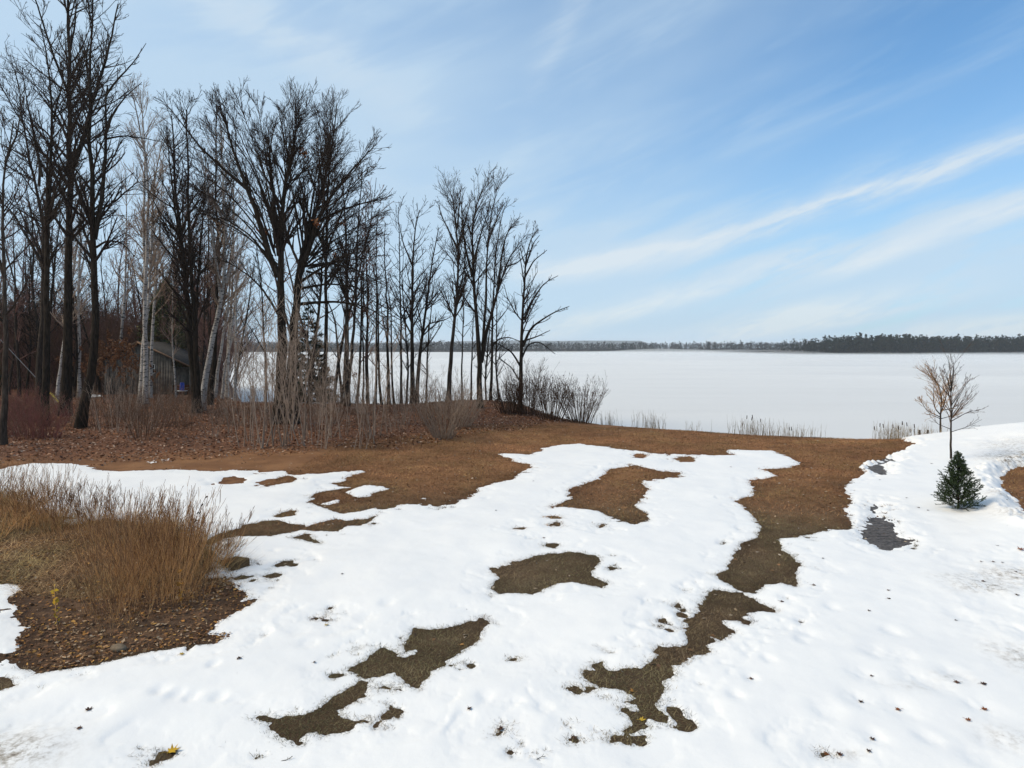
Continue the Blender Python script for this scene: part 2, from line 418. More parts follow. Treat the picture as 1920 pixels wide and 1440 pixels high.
def snow_sd(x, y):
    """Positive where snow lies."""
    sd = np.full(x.shape, 1.2); wet = np.full(x.shape, 1.2)
    for P in BARE: sd = np.minimum(sd, psd(x, y, P))
    for P in WET: wet = np.minimum(wet, psd(x, y, P))
    sd = np.minimum(sd, wet)
    for P in ISLE: sd = np.maximum(sd, -psd(x, y, P))
    d = np.hypot(x, y); a = np.clip(.0085 * d, .05, .5)
    sd = sd + a * (fbm(x, y, 1.3, 2, 0) * .55 + fbm(x, y * .8, 5.0, 3, 2) * .62 + fbm(x, y, 19.0, 2, 4) * .22)
    lace = sstep(-.05, .45, fbm(x, y, .7, 2, 3))
    sd = sd + a * lace * (.55 * fbm(x * .85, y, 9.0, 2, 5) + .40 * fbm(x * .85, y, 27.0, 2, 7))
    # where the sheet has worn thin, holes open near its edges
    thin = fbm(x, y, .5, 2, 6)
    hole = fbm(x * .9, y, 3.2, 3, 1)
    sd = np.minimum(sd, np.where((sd > .0) & (sd < .9), (.50 - hole) * .45 + sd * .26 - .07 * thin + 3 * np.maximum(0, sd - .55), sd))
    return sd, wet


DENTS = [(1625, 1272, .20), (1615, 1318, .20), (1684, 1333, .20), (1843, 1333, .21), (1549, 1337, .17), (1637, 1387, .14), (1546, 1411, .17), (1590, 1424, .17), (1510, 1191, .16), (1560, 1143, .12), (1670, 1188, .14),
         (1640, 1227, .18), (1690, 1236, .18), (1707, 1273, .22), (1790, 1270, .18), (1560, 1070, .2), (1230, 1417, .17), (1212, 1403, .2), (1408, 1278, .08), (1380, 1310, .1), (150, 1345, .22), (190, 1341, .12), (60, 1306, .12), (110, 1346, .24), (410, 1312, .09),
         (300, 1300, .1), (330, 1308, .1), (360, 1312, .09), (245, 1370, .12), (215, 1388, .12), (280, 1393, .14), (440, 1373, .16), (430, 1392, .12), (330, 1430, .1), (520, 1420, .2), (545, 1425, .1), (870, 1348, .12), (910, 1310, .1), (880, 1385, .1), (960, 1236, .14), (938, 1370, .16), (1079, 1388, .14), (1505, 1205, .1), (1840, 1425, .2), (1870, 1400, .2),
         (640, 1145, .12), (560, 1185, .14), (580, 1208, .12), (690, 1160, .16), (725, 1135, .12), (1800, 1155, .2), (1760, 1290, .2), (1440, 1240, .1), (1330, 1330, .12), (1020, 1330, .1), (1450, 1390, .14), (1740, 1390, .12), (30, 1370, .2), (400, 1250, .08), (470, 1330, .08)]
DENTS = [(*at(a, b)[:2], r) for a, b, r in DENTS]


def axis_polar():
    fine = np.radians(np.linspace(-44, 44, 850, endpoint=False))
    coarse = np.radians(np.linspace(44, 316, 70, endpoint=False))
    th = np.concatenate([fine, coarse])
    r = np.concatenate([np.linspace(.5, 5.6, 14), np.geomspace(5.8, 36, 450)[:], np.geomspace(36.3, 75, 84), np.geomspace(77, 420, 46)])
    return th, r


TH, RR = axis_polar()


def polar(th, r):
    T, R = np.meshgrid(th, r); x = R * np.sin(T); y = R * np.cos(T)
    nr, nt_ = T.shape; i = np.arange(nr - 1)[:, None] * nt_; j = np.arange(nt_)[None]; j2 = (j + 1) % nt_
    Q = np.stack([i + j, i + nt_ + j, i + nt_ + j2, i + j2], -1).reshape(-1, 4)[:, ::-1]
    return x, y, Q


def build_ground():
    th = TH[::2]; r = RR[::2]
    x, y, Q = polar(th, r); h = height(x, y)
    wet = np.full(x.shape, 1.2)
    for P in WET: wet = np.minimum(wet, psd(x, y, P))
    h = h - .05 * sstep(.25, -.1, wet)
    d = np.hypot(x, y)
    b = y - np.interp(x, CREST[:, 0], CREST[:, 1])
    # zones: leaf litter under the trees, mulch of the weed bed, matted grey turf just out of the snow
    lit_edge = np.interp(x, [-60, -22, -15, -9, -5, -2, 2.5, 5, 9], [26, 27.5, 28.5, 30, 32.5, 37, 42, 46, 60])
    litter = sstep(-2.2, 2.5, y - lit_edge + 1.6 * fbm(x, y, .35, 3, 2))
    bed = sstep(.5, -.1, psd(x, y, BED))
    near = sstep(24, 15, d + 2 * fbm(x, y, .3, 2, 4))
    gsd, _ = snow_sd(x, y); damp = sstep(-.55, -.02, gsd) * sstep(40, 20, d)
    V = np.c_[x.ravel(), y.ravel(), h.ravel()]
    o = mk('ground', V, Q, M_GROUND, smooth=True, attrs={'litter': litter.ravel(), 'bed': bed.ravel(), 'near': near.ravel(), 'damp': damp.ravel(), 'wetness': sstep(.15, -.1, wet).ravel()})
    tag(o, 'brown matted lawn and leaf covered ground at the lake shore', kind='structure')
    # meltwater trickling in the channel: its own rippled sheet
    wf = wet.ravel()[Q].max(1) < .12
    q = Q[wf]; used, inv = np.unique(q, return_inverse=True)
    Vw = V[used].copy(); Vw[:, 2] += .022 + .006 * fbm(Vw[:, 0], Vw[:, 1], 5, 2, 3)
    w = mk('meltwater', Vw, inv.reshape(-1, 4), M_MELT, smooth=True)
    tag(w, 'shallow grey meltwater running over gravel between snow edges', kind='structure')


BED = BARE[18]


def build_snow():
    x, y, Q = polar(TH, RR); g = height(x, y)
    sd, wet = snow_sd(x, y)
    d = np.hypot(x, y)
    beyond = y - np.interp(x, CREST[:, 0], CREST[:, 1])
    T = .050 + .025 * fbm(x, y, .25, 2, 5) + .10 * sstep(9, 15, x - .12 * (y - 18)) + .05 * sstep(.9, .2, wet)
    w = .34 - .20 * sstep(9, 14, x - .12 * (y - 18))
    s = np.where(sd > 0, T * (1 - np.exp(-np.maximum(sd, 0) / w)), sd * .30)
    s = s + sstep(45, 20, d) * sstep(.5, .0, np.abs(sd)) * (.006 * fbm(x * .9, y, 8.0, 2, 1) + .005 * fbm(x, y, 24.0, 2, 3))
    deep = sstep(0, .5, sd)
    s = s + deep * (.018 * fbm(x, y, .9, 3, 2) + .004 * fbm(x, y, 2.4, 2, 4) + .0016 * fbm(x, y, 11.0, 2, 6))
    # ploughed, lumpy snow at the far right and along the brown hollow
    rough = sstep(.58, .80, x / np.maximum(y, .1) + .1 * fbm(x, y, .5, 2, 3)) * sstep(9, 11, y)
    s = s + deep * rough * (.06 * fbm(x, y, 1.2, 3, 5) + .035 * np.abs(fbm(x, y, 4.0, 3, 1)))
    hol = psd(x, y, BARE[20], 3.0)
    s = s + .16 * np.exp(-((hol - .45) / .4) ** 2) * deep
    fine = fbm(x, y, 9.0, 2, 3)
    for a, b, r in DENTS:
        dd = np.hypot((x - a), (y - b) * .75) / r
        s = s - deep * .030 * np.exp(-dd ** 2.4 * .9) * (1 + .35 * fine)
    for a, b, r in ((*at(1797, 955)[:2], .75),):
        dd = np.hypot(x - a, y - b) / r; s = s - .09 * np.exp(-dd ** 2)
    s = np.where(sd > .03, np.maximum(s, np.minimum(sd * .12, .016)), s)
    s = np.where(beyond > 6, -.3, s)
    s = np.where((y < 8) & (d < 5), np.maximum(s, .05), s)
    dirt = np.zeros_like(x)
    for px, py, rx, ry, a in ((1850, 1105, .55, .28, 1.1), (1905, 1085, .6, .45, 1.0), (1915, 1240, .35, .5, .7), (1710, 1292, .35, .15, .3), (1785, 1275, .25, .15, .4), (1800, 1085, .5, .2, .5), (10, 1418, .55, .4, 1.2), (1880, 872, .55, .8, 1.3), (1912, 862, .8, .8, 1.2), (1890, 945, .35, .9, .9), (1905, 975, .4, .5, .8), (1900, 840, 1.2, 1.0, .6), (1590, 1420, .16, .10, .5), (1890, 1390, .3, .25, .5)):
        c = at(px, py); dirt = dirt + a * np.exp(-((x - c[0]) / rx) ** 2 - ((y - c[1]) / ry) ** 2)
    edge = sstep(.22, .0, sd) * (sd > -.3)
    keep = (s.ravel()[Q] > -.035).any(1) & (RR[-1] > 0)
    V = np.c_[x.ravel(), y.ravel(), (g + s).ravel()]
    q = Q[keep]; used, inv = np.unique(q, return_inverse=True)
    o = mk('snow', V[used], inv.reshape(-1, 4), M_SNOW, smooth=True, attrs={'dirt': dirt.ravel()[used], 'edge': edge.ravel()[used]})
    tag(o, 'thin patchy white snow melting back from the brown lawn', kind='structure')
    return sd, s


def ground_mat():
    m, nt, b = mat_new('lawn_and_litter'); p = geopos(nt)
    n1 = noise_node(nt, p, .6, 5, .6); n2 = noise_node(nt, p, 5.0, 5, .65); n3 = noise_node(nt, p, 38.0, 4, .7); n4 = noise_node(nt, scaled(nt, p, (1.0, .7, 1)), 14.0, 5, .7)
    lawn = mixc(nt, n1.ss(.35, .65), (.21, .096, .042), (.30, .145, .064))
    lawn = mixc(nt, n2.ss(.52, .75) * .55, lawn, (.14, .065, .030))
    lawn = mixc(nt, n4.ss(.60, .75) * .40, lawn, (.21, .135, .07))
    near = mixc(nt, n2.ss(.35, .65), (.095, .064, .038), (.15, .104, .062))
    near = mixc(nt, n1.ss(.50, .70) * .5, near, (.085, .064, .050))
    near = mixc(nt, n3.ss(.55, .75) * .6, near, (.19, .145, .085))
    lit = mixc(nt, n2.ss(.35, .65), (.115, .050, .028), (.22, .10, .052))
    lit = mixc(nt, n4.ss(.55, .70) * .8, lit, (.25, .15, .10))
    lit = mixc(nt, n3.ss(.55, .72) * .5, lit, (.04, .024, .018))
    bed = mixc(nt, n2.ss(.38, .62), (.080, .046, .028), (.17, .095, .052))
    bed = mixc(nt, n4.ss(.56, .68) * .8, bed, (.19, .12, .065))
    A = lambda k: N(nt, attr(nt, k))
    c = mixc(nt, (A('near') * .85).sat(), lawn, near); c = mixc(nt, A('litter').sat(), c, lit); c = mixc(nt, A('bed').sat(), c, bed)
    dampm = mixc(nt, 1.0, c, (.50, .46, .44), 'MULTIPLY'); c = mixc(nt, (A('damp') * (n2.ss(.3, .6) * .6 + .35)).sat(), c, dampm)
    wet = A('wetness').sat()
    c = mixc(nt, wet, c, mixc(nt, n3.ss(.4, .65), (.030, .028, .028), (.10, .092, .088)))
    nt.links.new(c, b.inputs['Base Color']); b.inputs['Roughness'].default_value = .95; b.inputs['Specular IOR Level'].default_value = .15
    bumped(nt, b, n3 * .6 + n4 * .8 + n2 * .5, .9, .05)
    return m


def snow_mat():
    m, nt, b = mat_new('old_snow'); p = geopos(nt)
    n1 = noise_node(nt, p, 1.2, 4, .6); n2 = noise_node(nt, scaled(nt, p, (1, .6, 1)), 7.0, 5, .65); n3 = noise_node(nt, p, 45.0, 4, .7); nd = noise_node(nt, scaled(nt, p, (1, .8, 1)), 9.0, 5, .75)
    c = mixc(nt, n1.ss(.3, .7), (.945, .90, .85), (.91, .87, .83))
    d = N(nt, attr(nt, 'dirt'))
    c = mixc(nt, (d * (nd.ss(.42, .62) * .8 + .06)).sat(), c, (.40, .335, .265))
    c = mixc(nt, (d * nd.ss(.60, .70) * .9).sat(), c, (.085, .06, .04))
    e = N(nt, attr(nt, 'edge'))
    c = mixc(nt, (e * n2.ss(.45, .7) * .35).sat(), c, (.62, .62, .63))
    spk = noise_node(nt, p, 16.0, 2, .5).ss(.76, .79) * noise_node(nt, p, .8, 3).ss(.50, .62)
    c = mixc(nt, spk * .75, c, (.10, .075, .055))
    nt.links.new(c, b.inputs['Base Color']); b.inputs['Roughness'].default_value = .55; b.inputs['Specular IOR Level'].default_value = .25
    b.inputs['Subsurface Weight'].default_value = 0.0
    bumped(nt, b, n2 * .5 + n3 * .35 + n1 * .5, .22, .025)
    return m


def melt_mat():
    m, nt, b = mat_new('meltwater'); p = geopos(nt)
    n = noise_node(nt, scaled(nt, p, (1.4, 3.0, 1)), 4.0, 5, .75, 1.6); n2 = noise_node(nt, p, 20, 3)
    nt.links.new(mixc(nt, n.ss(.36, .62), (.026, .019, .014), (.24, .195, .165)), b.inputs['Base Color'])
    b.inputs['Roughness'].default_value = .5; b.inputs['Specular IOR Level'].default_value = .14
    bumped(nt, b, n + n2 * .3, 1.0, .10); return m


def ice_mat():
    m, nt, b = mat_new('lake_ice'); p = geopos(nt)
    n = noise_node(nt, scaled(nt, p, (.006, .016, 1)), 1.0, 5, .6, .6); n2 = noise_node(nt, scaled(nt, p, (.03, .16, 1)), 1.0, 4, .6)
    c = mixc(nt, n.ss(.36, .62), (.80, .765, .72), (.72, .69, .655)); c = mixc(nt, n2.ss(.50, .72) * .35, c, (.64, .615, .585))
    dk = noise_node(nt, scaled(nt, p, (.0035, .045, 1)), 1.0, 2, .5).ss(.62, .72)
    c = mixc(nt, dk * .45, c, (.50, .495, .49))
    nt.links.new(c, b.inputs['Base Color']); b.inputs['Roughness'].default_value = .6; b.inputs['Specular IOR Level'].default_value = .2
    bumped(nt, b, noise_node(nt, p, .9, 4), .15, .05); return m


M_GROUND, M_SNOW, M_MELT, M_ICE = ground_mat(), snow_mat(), melt_mat(), ice_mat()
build_ground()
SNOW_SD, SNOW_S = build_snow()


def sample(grid, x, y):
    th = np.arctan2(x, y); th = np.where(th < TH[0], th + 2 * math.pi, th)
    j = np.clip(np.searchsorted(TH, th), 0, len(TH) - 1); i = np.clip(np.searchsorted(RR, np.hypot(x, y)), 0, len(RR) - 1)
    return grid[i, j]


def surf(x, y):
    """Top of snow or ground."""
    x = np.atleast_1d(np.asarray(x, float)); y = np.atleast_1d(np.asarray(y, float))
    return height(x, y) + np.maximum(0, sample(SNOW_S, x, y))


lake = mk('lake', [(-6000, 26, LAKE_Z), (6000, 26, LAKE_Z), (6000, 7000, LAKE_Z), (-6000, 7000, LAKE_Z)], np.array([[0, 1, 2, 3]]), M_ICE)
tag(lake, 'pale frozen lake under low white mist', kind='structure')


def crest_at(px, back=.4):
    """Top of the bank in one column of the photograph (where the land hides the lake), pushed a little towards the water."""
    d = np.arange(22, 60, .05); x = (px - 960) / FPX * d; h = height(x, d); b = d - np.interp(x, CREST[:, 0], CREST[:, 1]); i = int(np.argmax(np.where(b < 1.2, (h - CAM_H) / d, -9))); d = d[i] + back
    return np.array([(px - 960) / FPX * d, d, float(height((px - 960) / FPX * d, d))])
# ------------------------------------------------------------------ bare trees
def grow(p0, d0, L, r0, n, trop, wander, rng, rend=.35, rmin=.006, bend=None):
    """m branches at once: start, direction, length, radius -> polylines (m,n,3), radii (m,n)."""
    m = len(p0); P = np.empty((m, n, 3)); R = np.empty((m, n)); P[:, 0] = p0; d = d0 / (np.linalg.norm(d0, axis=1, keepdims=True) + 1e-9)
    for i in range(1, n):
        d = d + rng.normal(0, wander, (m, 3)); d[:, 2] += trop
        d /= np.linalg.norm(d, axis=1, keepdims=True) + 1e-9
        P[:, i] = P[:, i - 1] + d * (L / (n - 1))[:, None]
    t = np.linspace(0, 1, n)[None]
    R[:] = np.maximum(rmin, r0[:, None] * (1 - t * (1 - rend)))
    return P, R


def spawn(P, R, L, num, t0, t1, ang, ratio, n, trop, wander, rng, rmin=.006, rk=.55, taper=.55, lmax=9e9, flat=0.0, pw=.85):
    """Side branches of the polylines P."""
    m, k, _ = P.shape; num = np.maximum(0, np.round(num)).astype(int); idx = np.repeat(np.arange(m), num)
    if not len(idx): return None
    t = t0 + (t1 - t0) * rng.random(len(idx)) ** pw; f = t * (k - 1); i = np.minimum(f.astype(int), k - 2); w = (f - i)[:, None]
    p = P[idx, i] * (1 - w) + P[idx, i + 1] * w; T = P[idx, i + 1] - P[idx, i]; T /= np.linalg.norm(T, axis=1, keepdims=True) + 1e-9
    r = R[idx, i] * (1 - w[:, 0]) + R[idx, i + 1] * w[:, 0]
    q = rng.normal(size=(len(idx), 3)); q -= (q * T).sum(1, keepdims=True) * T; q /= np.linalg.norm(q, axis=1, keepdims=True) + 1e-9
    a = np.radians(rng.uniform(ang[0], ang[1], len(idx)))[:, None]
    d = T * np.cos(a) + q * np.sin(a)
    if flat: d[:, 2] *= 1 - flat
    l = np.minimum(L[idx] * ratio * (1 - taper * t) * rng.uniform(.55, 1.2, len(idx)), lmax)
    Pn, Rn = grow(p, d, l, np.maximum(rmin, r * rk), n, trop, wander, rng, rmin=rmin)
    return Pn, Rn, l


def smooth_line(pts, n):
    pts = np.asarray(pts, float)
    s = np.concatenate([[0], np.cumsum(np.linalg.norm(np.diff(pts, axis=0), axis=1))]); t = np.linspace(0, s[-1], n)
    q = np.stack([np.interp(t, s, pts[:, k]) for k in range(pts.shape[1])], 1)
    for _ in range(2): q[1:-1] = .25 * q[:-2] + .5 * q[1:-1] + .25 * q[2:]
    return q


def put(mb, br, k):
    V, Q = tubes(br[0], br[1], k); mb.add(V, Q)


def crown_on(trunk_mb, P, R, L, rng, st, k1=5):
    """Three generations of branches on the limbs P."""
    crown = MB(); wn = st.get('wn', .10)
    b1 = spawn(P, R, L, st['n1'] * L * rng.uniform(.8, 1.2, len(L)), st['t0'], 1.0, st['a1'], st['r1'], 7, st['trop'], wn, rng, rmin=st.get('rm', .013), rk=.55, taper=st.get('taper', .6), lmax=st.get('lmax', 5.0), pw=st.get('pw', .85))
    put(crown, b1, k1)
    b2 = spawn(b1[0], b1[1], b1[2], np.clip(st['n2'] * b1[2] * rng.uniform(.7, 1.3, len(b1[2])), 2, 40), .12, 1.0, st['a2'], .52, 5, st['trop'] * .9, wn * 1.2, rng, rmin=st.get('rt', .010), rk=.6, taper=.45)
    put(crown, b2, 3)
    b3 = spawn(b2[0], b2[1], b2[2], np.clip(st['n3'] * b2[2] * rng.uniform(.7, 1.3, len(b2[2])), 1, 18), .15, 1.0, (18, 50), .55, 4, st['trop'] * .8, wn * 1.3, rng, rmin=st.get('rt', .010) * .8, rk=.7, taper=.4)
    if b3 is not None: put(crown, b3, 3)
    return crown, b1, b2


STYLE = dict(
    vase=dict(rm=.011, n1=2.2, t0=.36, a1=(14, 42), r1=.36, trop=.03, n2=4.0, a2=(14, 40), n3=4.6, lmax=2.9, taper=.66, rt=.0088, wn=.045, pw=.6),
    tall=dict(wn=.07, n1=1.9, t0=.25, a1=(26, 58), r1=.30, trop=.07, n2=3.2, a2=(22, 50), n3=3.8, lmax=3.2, taper=.72, rt=.011),
    thin=dict(n1=1.5, t0=.18, a1=(28, 62), r1=.22, trop=.07, n2=2.6, a2=(25, 55), n3=2.6, lmax=2.2, rt=.010),
    birch=dict(n1=1.5, t0=.30, a1=(22, 48), r1=.24, trop=.05, n2=3.6, a2=(20, 50), n3=3.2, lmax=2.8, rt=.009),
    young=dict(n1=5.0, t0=.25, a1=(20, 42), r1=.55, trop=.05, n2=4.0, a2=(18, 38), n3=1.2, lmax=1.3, taper=.55, rt=.0045, rm=.0055))
LIMB_N = 16


def traced_tree(name, label, limbs, style, seed, mats=(None, None), group=None, cat='tree', depth=None, dz=.35, trunk_k=9, flare=True, t_over=None, n_scale=1.0):
    """A tree whose limbs follow measured outlines: each limb is (points in the photograph, width in px at its foot, width at its end)
    and gets its own slant in depth. The foot of the first limb stands on the ground."""
    rng = np.random.default_rng(seed); f = at(*limbs[0][0][0]); d = f[1] if depth is None else depth
    bx = (limbs[0][0][0][0] - 960) / FPX * d; bz = float(height(bx, d)); st = dict(STYLE[style])
    st['n1'] *= n_scale
    root = empty(name, (bx, d, bz)); tag(root, label, cat, group)
    P = np.empty((len(limbs), LIMB_N, 3)); R = np.empty((len(limbs), LIMB_N)); L = np.empty(len(limbs)); T0 = np.empty(len(limbs))
    for i, l in enumerate(limbs):
        q = np.array([((a - 960) / FPX * d - bx, CAM_H - (b - HOR) / FPX * d - bz) for a, b in l[0]])
        if i == 0: q[0, 1] = -.15
        q = smooth_line(q, LIMB_N); s = np.linspace(0, 1, LIMB_N)
        ln = np.linalg.norm(np.diff(q, axis=0), axis=1).sum(); L[i] = ln
        slant = l[3] if len(l) > 3 else (rng.uniform(-dz, dz) if i else rng.uniform(-.05, .05))
        y0 = 0 if i == 0 else None
        P[i, :, 0] = q[:, 0]; P[i, :, 2] = q[:, 1]
        if i == 0: base_y = 0
        else:                                   # start where the nearest earlier limb passes
            e = P[:i].reshape(-1, 3); j = np.argmin((e[:, 0] - q[0, 0]) ** 2 + (e[:, 2] - q[0, 1]) ** 2); base_y = e[j, 1]
        P[i, :, 1] = base_y + slant * ln * s ** 1.2
        P[i, 1:] += rng.normal(0, .008, (LIMB_N - 1, 3)) * ln / LIMB_N * 3
        w0, w1 = l[1] * .40 / FPX * d, (l[2] if len(l) > 2 else 3) * .25 / FPX * d
        R[i] = w0 + (w1 - w0) * s ** .8
        if i == 0 and flare: R[i, 0] *= 1.32; R[i, 1] *= 1.04
    mb = MB(); put(mb, (P, R), trunk_k)
    mb.obj('trunk', mats[0] or M_BARK, root, True)
    # upper share of each limb bears branches
    crown = MB(); first = True
    fol = []
    for i in range(len(limbs)):
        s2 = dict(st); s2['t0'] = max(limbs[i][4], .40 if style == 'vase' else 0) if len(limbs[i]) > 4 else (st['t0'] if i else max(st['t0'], .35))
        c, b1, b2 = crown_on(None, P[i:i + 1], R[i:i + 1], L[i:i + 1], rng, s2)
        crown.V += c.V; crown.F += [g + crown.n for g in c.F]; crown.n += c.n; fol.append(b2[0])
    crown.obj('crown', mats[1] or M_TWIG, root, False)
    return root, fol


LIMBS = {}
TREES = []
def T(*a, **k): TREES.append(traced_tree(*a, **k)[0]); return TREES[-1]


# --- the tall pair of trunks and their neighbours at the left
T('bare_tree', 'tall dark bare tree with straight thick trunk, its top cut by the frame', [
    ([(122, 780), (126, 640), (129, 480), (131, 333), (131, 200), (128, 60), (130, -60)], 25, 6),
    ([(131, 320), (147, 283), (157, 200), (173, 117), (182, 33), (184, -25)], 13, 4),
    ([(130, 180), (112, 110), (104, 40), (97, -20)], 7, 3), ([(129, 100), (140, 45), (142, -10)], 6, 3),
    ([(131, 270), (100, 215), (58, 170), (35, 150)], 7, 2), ([(130, 440), (160, 400), (205, 330), (222, 310)], 6, 2), ([(128, 350), (95, 300), (60, 235), (20, 130)], 6, 2)], 'tall', 1)
T('bare_tree', 'dark bare tree with curved leaning foot, forking low into two black stems', [
    ([(150, 803), (160, 750), (178, 664), (185, 600), (178, 504), (180, 465), (177, 333), (177, 233), (176, 133), (183, 40), (188, 0)], 23, 4),
    ([(181, 450), (190, 400), (198, 340), (202, 250), (199, 190), (203, 160)], 13, 5), ([(202, 250), (215, 215), (240, 185), (273, 160)], 7, 2),
    ([(200, 180), (215, 150), (240, 110), (256, 66)], 6, 2), ([(178, 620), (168, 530), (148, 490), (140, 470)], 6, 2), ([(184, 465), (205, 453), (240, 457), (280, 490)], 6, 2),
    ([(177, 300), (155, 262), (150, 235)], 6, 2), ([(176, 360), (165, 344), (140, 315), (118, 305)], 6, 2), ([(202, 262), (230, 253), (262, 255), (290, 258)], 5, 2), ([(177, 170), (160, 110), (158, 40)], 5, 2)], 'tall', 2)
T('bare_tree', 'dark bare tree standing directly left of the straight thick trunk', [
    ([(86, 800), (90, 690), (94, 590), (95, 470), (100, 383), (108, 300), (116, 220), (110, 130), (98, 60)], 19, 3),
    ([(97, 430), (112, 350), (122, 300), (150, 250)], 9, 3), ([(104, 340), (85, 250), (70, 180), (65, 140)], 7, 2), ([(96, 500), (108, 470), (118, 455)], 6, 2), ([(116, 230), (125, 160), (120, 110)], 5, 2)], 'tall', 3)
T('bare_tree', 'brownish bare tree forking into an open V near the left margin', [
    ([(70, 775), (74, 640), (77, 480), (70, 385), (50, 320), (32, 280), (26, 210), (8, 120)], 15, 3),
    ([(72, 390), (82, 340), (95, 290), (105, 280)], 7, 2), ([(62, 345), (64, 310), (52, 250), (46, 200)], 7, 2), ([(74, 500), (50, 455), (10, 390), (-20, 370)], 8, 4), ([(72, 480), (40, 430), (0, 360)], 7, 3),
    ([(36, 290), (10, 275), (-15, 262)], 5, 2)], 'tall', 4, mats=(M_BARKG, M_TWIG))
T('bare_tree', 'bare tree half outside the frame at the left edge', [
    ([(6, 835), (8, 700), (5, 560), (0, 480), (-6, 380), (-2, 290), (12, 220)], 16, 4), ([(3, 520), (-30, 420), (-40, 330)], 9, 4), ([(-2, 300), (10, 240), (2, 150)], 6, 2)], 'tall', 5, mats=(M_BARKG, M_TWIG))
# --- birches and dark stems round the cabin
T('birch_tree', 'white birch with two upright stems standing before the cabin wall', [
    ([(273, 758), (271, 640), (272, 520), (268, 440), (268, 367), (272, 300), (268, 220), (262, 180)], 13, 3),
    ([(262, 757), (260, 640), (262, 560), (258, 470), (250, 380), (248, 300), (252, 230)], 11, 3), ([(270, 560), (281, 500), (292, 440), (305, 380), (310, 310), (304, 210)], 9, 3)], 'birch', 6, mats=(M_BIRCH, M_TWIGG))
T('birch_tree', 'slim white birch between the dark trunks at left', [
    ([(149, 745), (148, 650), (147, 560), (148, 480), (152, 400), (148, 330)], 9, 3), ([(148, 520), (160, 460), (164, 410)], 5, 2)], 'birch', 7, mats=(M_BIRCH, M_TWIGG))
T('birch_tree', 'pale birch trunk slanting right beside the yellow guy wire guard', [
    ([(108, 735), (114, 680), (121, 640), (130, 570), (142, 500), (150, 430)], 9, 3)], 'birch', 8, mats=(M_BIRCH, M_TWIGG), depth=57)
T('bare_tree', 'black cluster of stems rising from one foot right of the cabin porch', [
    ([(371, 775), (366, 720), (357, 664), (346, 540), (334, 440), (322, 360), (318, 290), (312, 210)], 20, 4),
    ([(371, 770), (373, 660), (372, 540), (372, 440), (378, 330), (382, 230)], 14, 4), ([(366, 710), (360, 600), (358, 500), (360, 380), (352, 270)], 9, 3), ([(346, 540), (342, 430), (345, 330), (352, 260)], 7, 3)], 'tall', 9)
T('birch_tree', 'thick white birch leaning right from the foot of the black stems', [
    ([(379, 770), (384, 705), (394, 645), (412, 568), (420, 480), (415, 400), (408, 320), (405, 240)], 16, 4),
    ([(420, 530), (432, 490), (455, 450), (475, 410)], 8, 3), ([(412, 560), (404, 470), (400, 390), (396, 300)], 8, 3)], 'birch', 10, mats=(M_BIRCH, M_TWIGG))
T('birch_tree', 'thin white birch, left stem of the leaning pair beside the thick birch', [
    ([(402, 745), (409, 690), (418, 640), (432, 560), (440, 470), (446, 390)], 8, 3)], 'birch', 11, mats=(M_BIRCH, M_TWIGG))
T('birch_tree', 'thin white birch curving right, next to the lake gap', [
    ([(416, 748), (422, 690), (432, 645), (450, 606), (475, 585), (500, 570)], 8, 3), ([(432, 645), (440, 560), (448, 470), (462, 400)], 6, 2)], 'birch', 12, mats=(M_BIRCH, M_TWIGG))
T('bare_tree', 'dark bare tree close behind the thick leaning birch', [
    ([(394, 760), (399, 700), (403, 640), (404, 540), (405, 440), (396, 350), (400, 260), (396, 190)], 12, 3), ([(404, 480), (420, 400), (430, 320)], 6, 2)], 'tall', 13)
T('bare_tree', 'thin dark bare tree with a bent stem behind the sapling thicket', [
    ([(500, 775), (497, 700), (492, 620), (489, 540), (478, 470), (470, 400)], 7, 2), ([(495, 660), (470, 620), (455, 600)], 4, 2)], 'thin', 14)
# --- the great twin-trunked tree: a dome of long ascending limbs between the trunks and the crown's outline
DOME = [(345, 345), (346, 300), (350, 255), (364, 212), (388, 184), (415, 165), (445, 156), (478, 152), (510, 158), (545, 166), (580, 170), (612, 180), (645, 200), (672, 222), (696, 250), (716, 284), (728, 320), (734, 360), (736, 405), (732, 450), (722, 500)]


def dome_limbs(side, seed):
    r = random.Random(seed); out = []
    for i, (a, b) in enumerate(DOME):
        if (side == 'left') != (a < 548 + r.uniform(-25, 25)): continue
        for k, f in ((0, .92), (1, r.uniform(.62, .82))):
            fx, fy = (524, 470) if side == 'left' else (566, 470)
            ex, ey = fx + (a - fx) * f, fy + (b + 34 - fy) * f
            t = r.uniform(.0, .30); sx = fx + (ex - fx) * t * .5 + r.uniform(-4, 4); sy = fy + 30 - (fy - ey) * t
            mx, my = sx + (ex - sx) * .40 + r.uniform(-8, 8), sy + (ey - sy) * .56
            out.append(([(sx, sy), (sx + (mx - sx) * .5, sy + (my - sy) * .56), (mx, my), (mx + (ex - mx) * .55, my + (ey - my) * .52), (ex, ey)], 5.0 - 1.2 * k, 1.4, r.uniform(-.38, .38), .46))
    return out


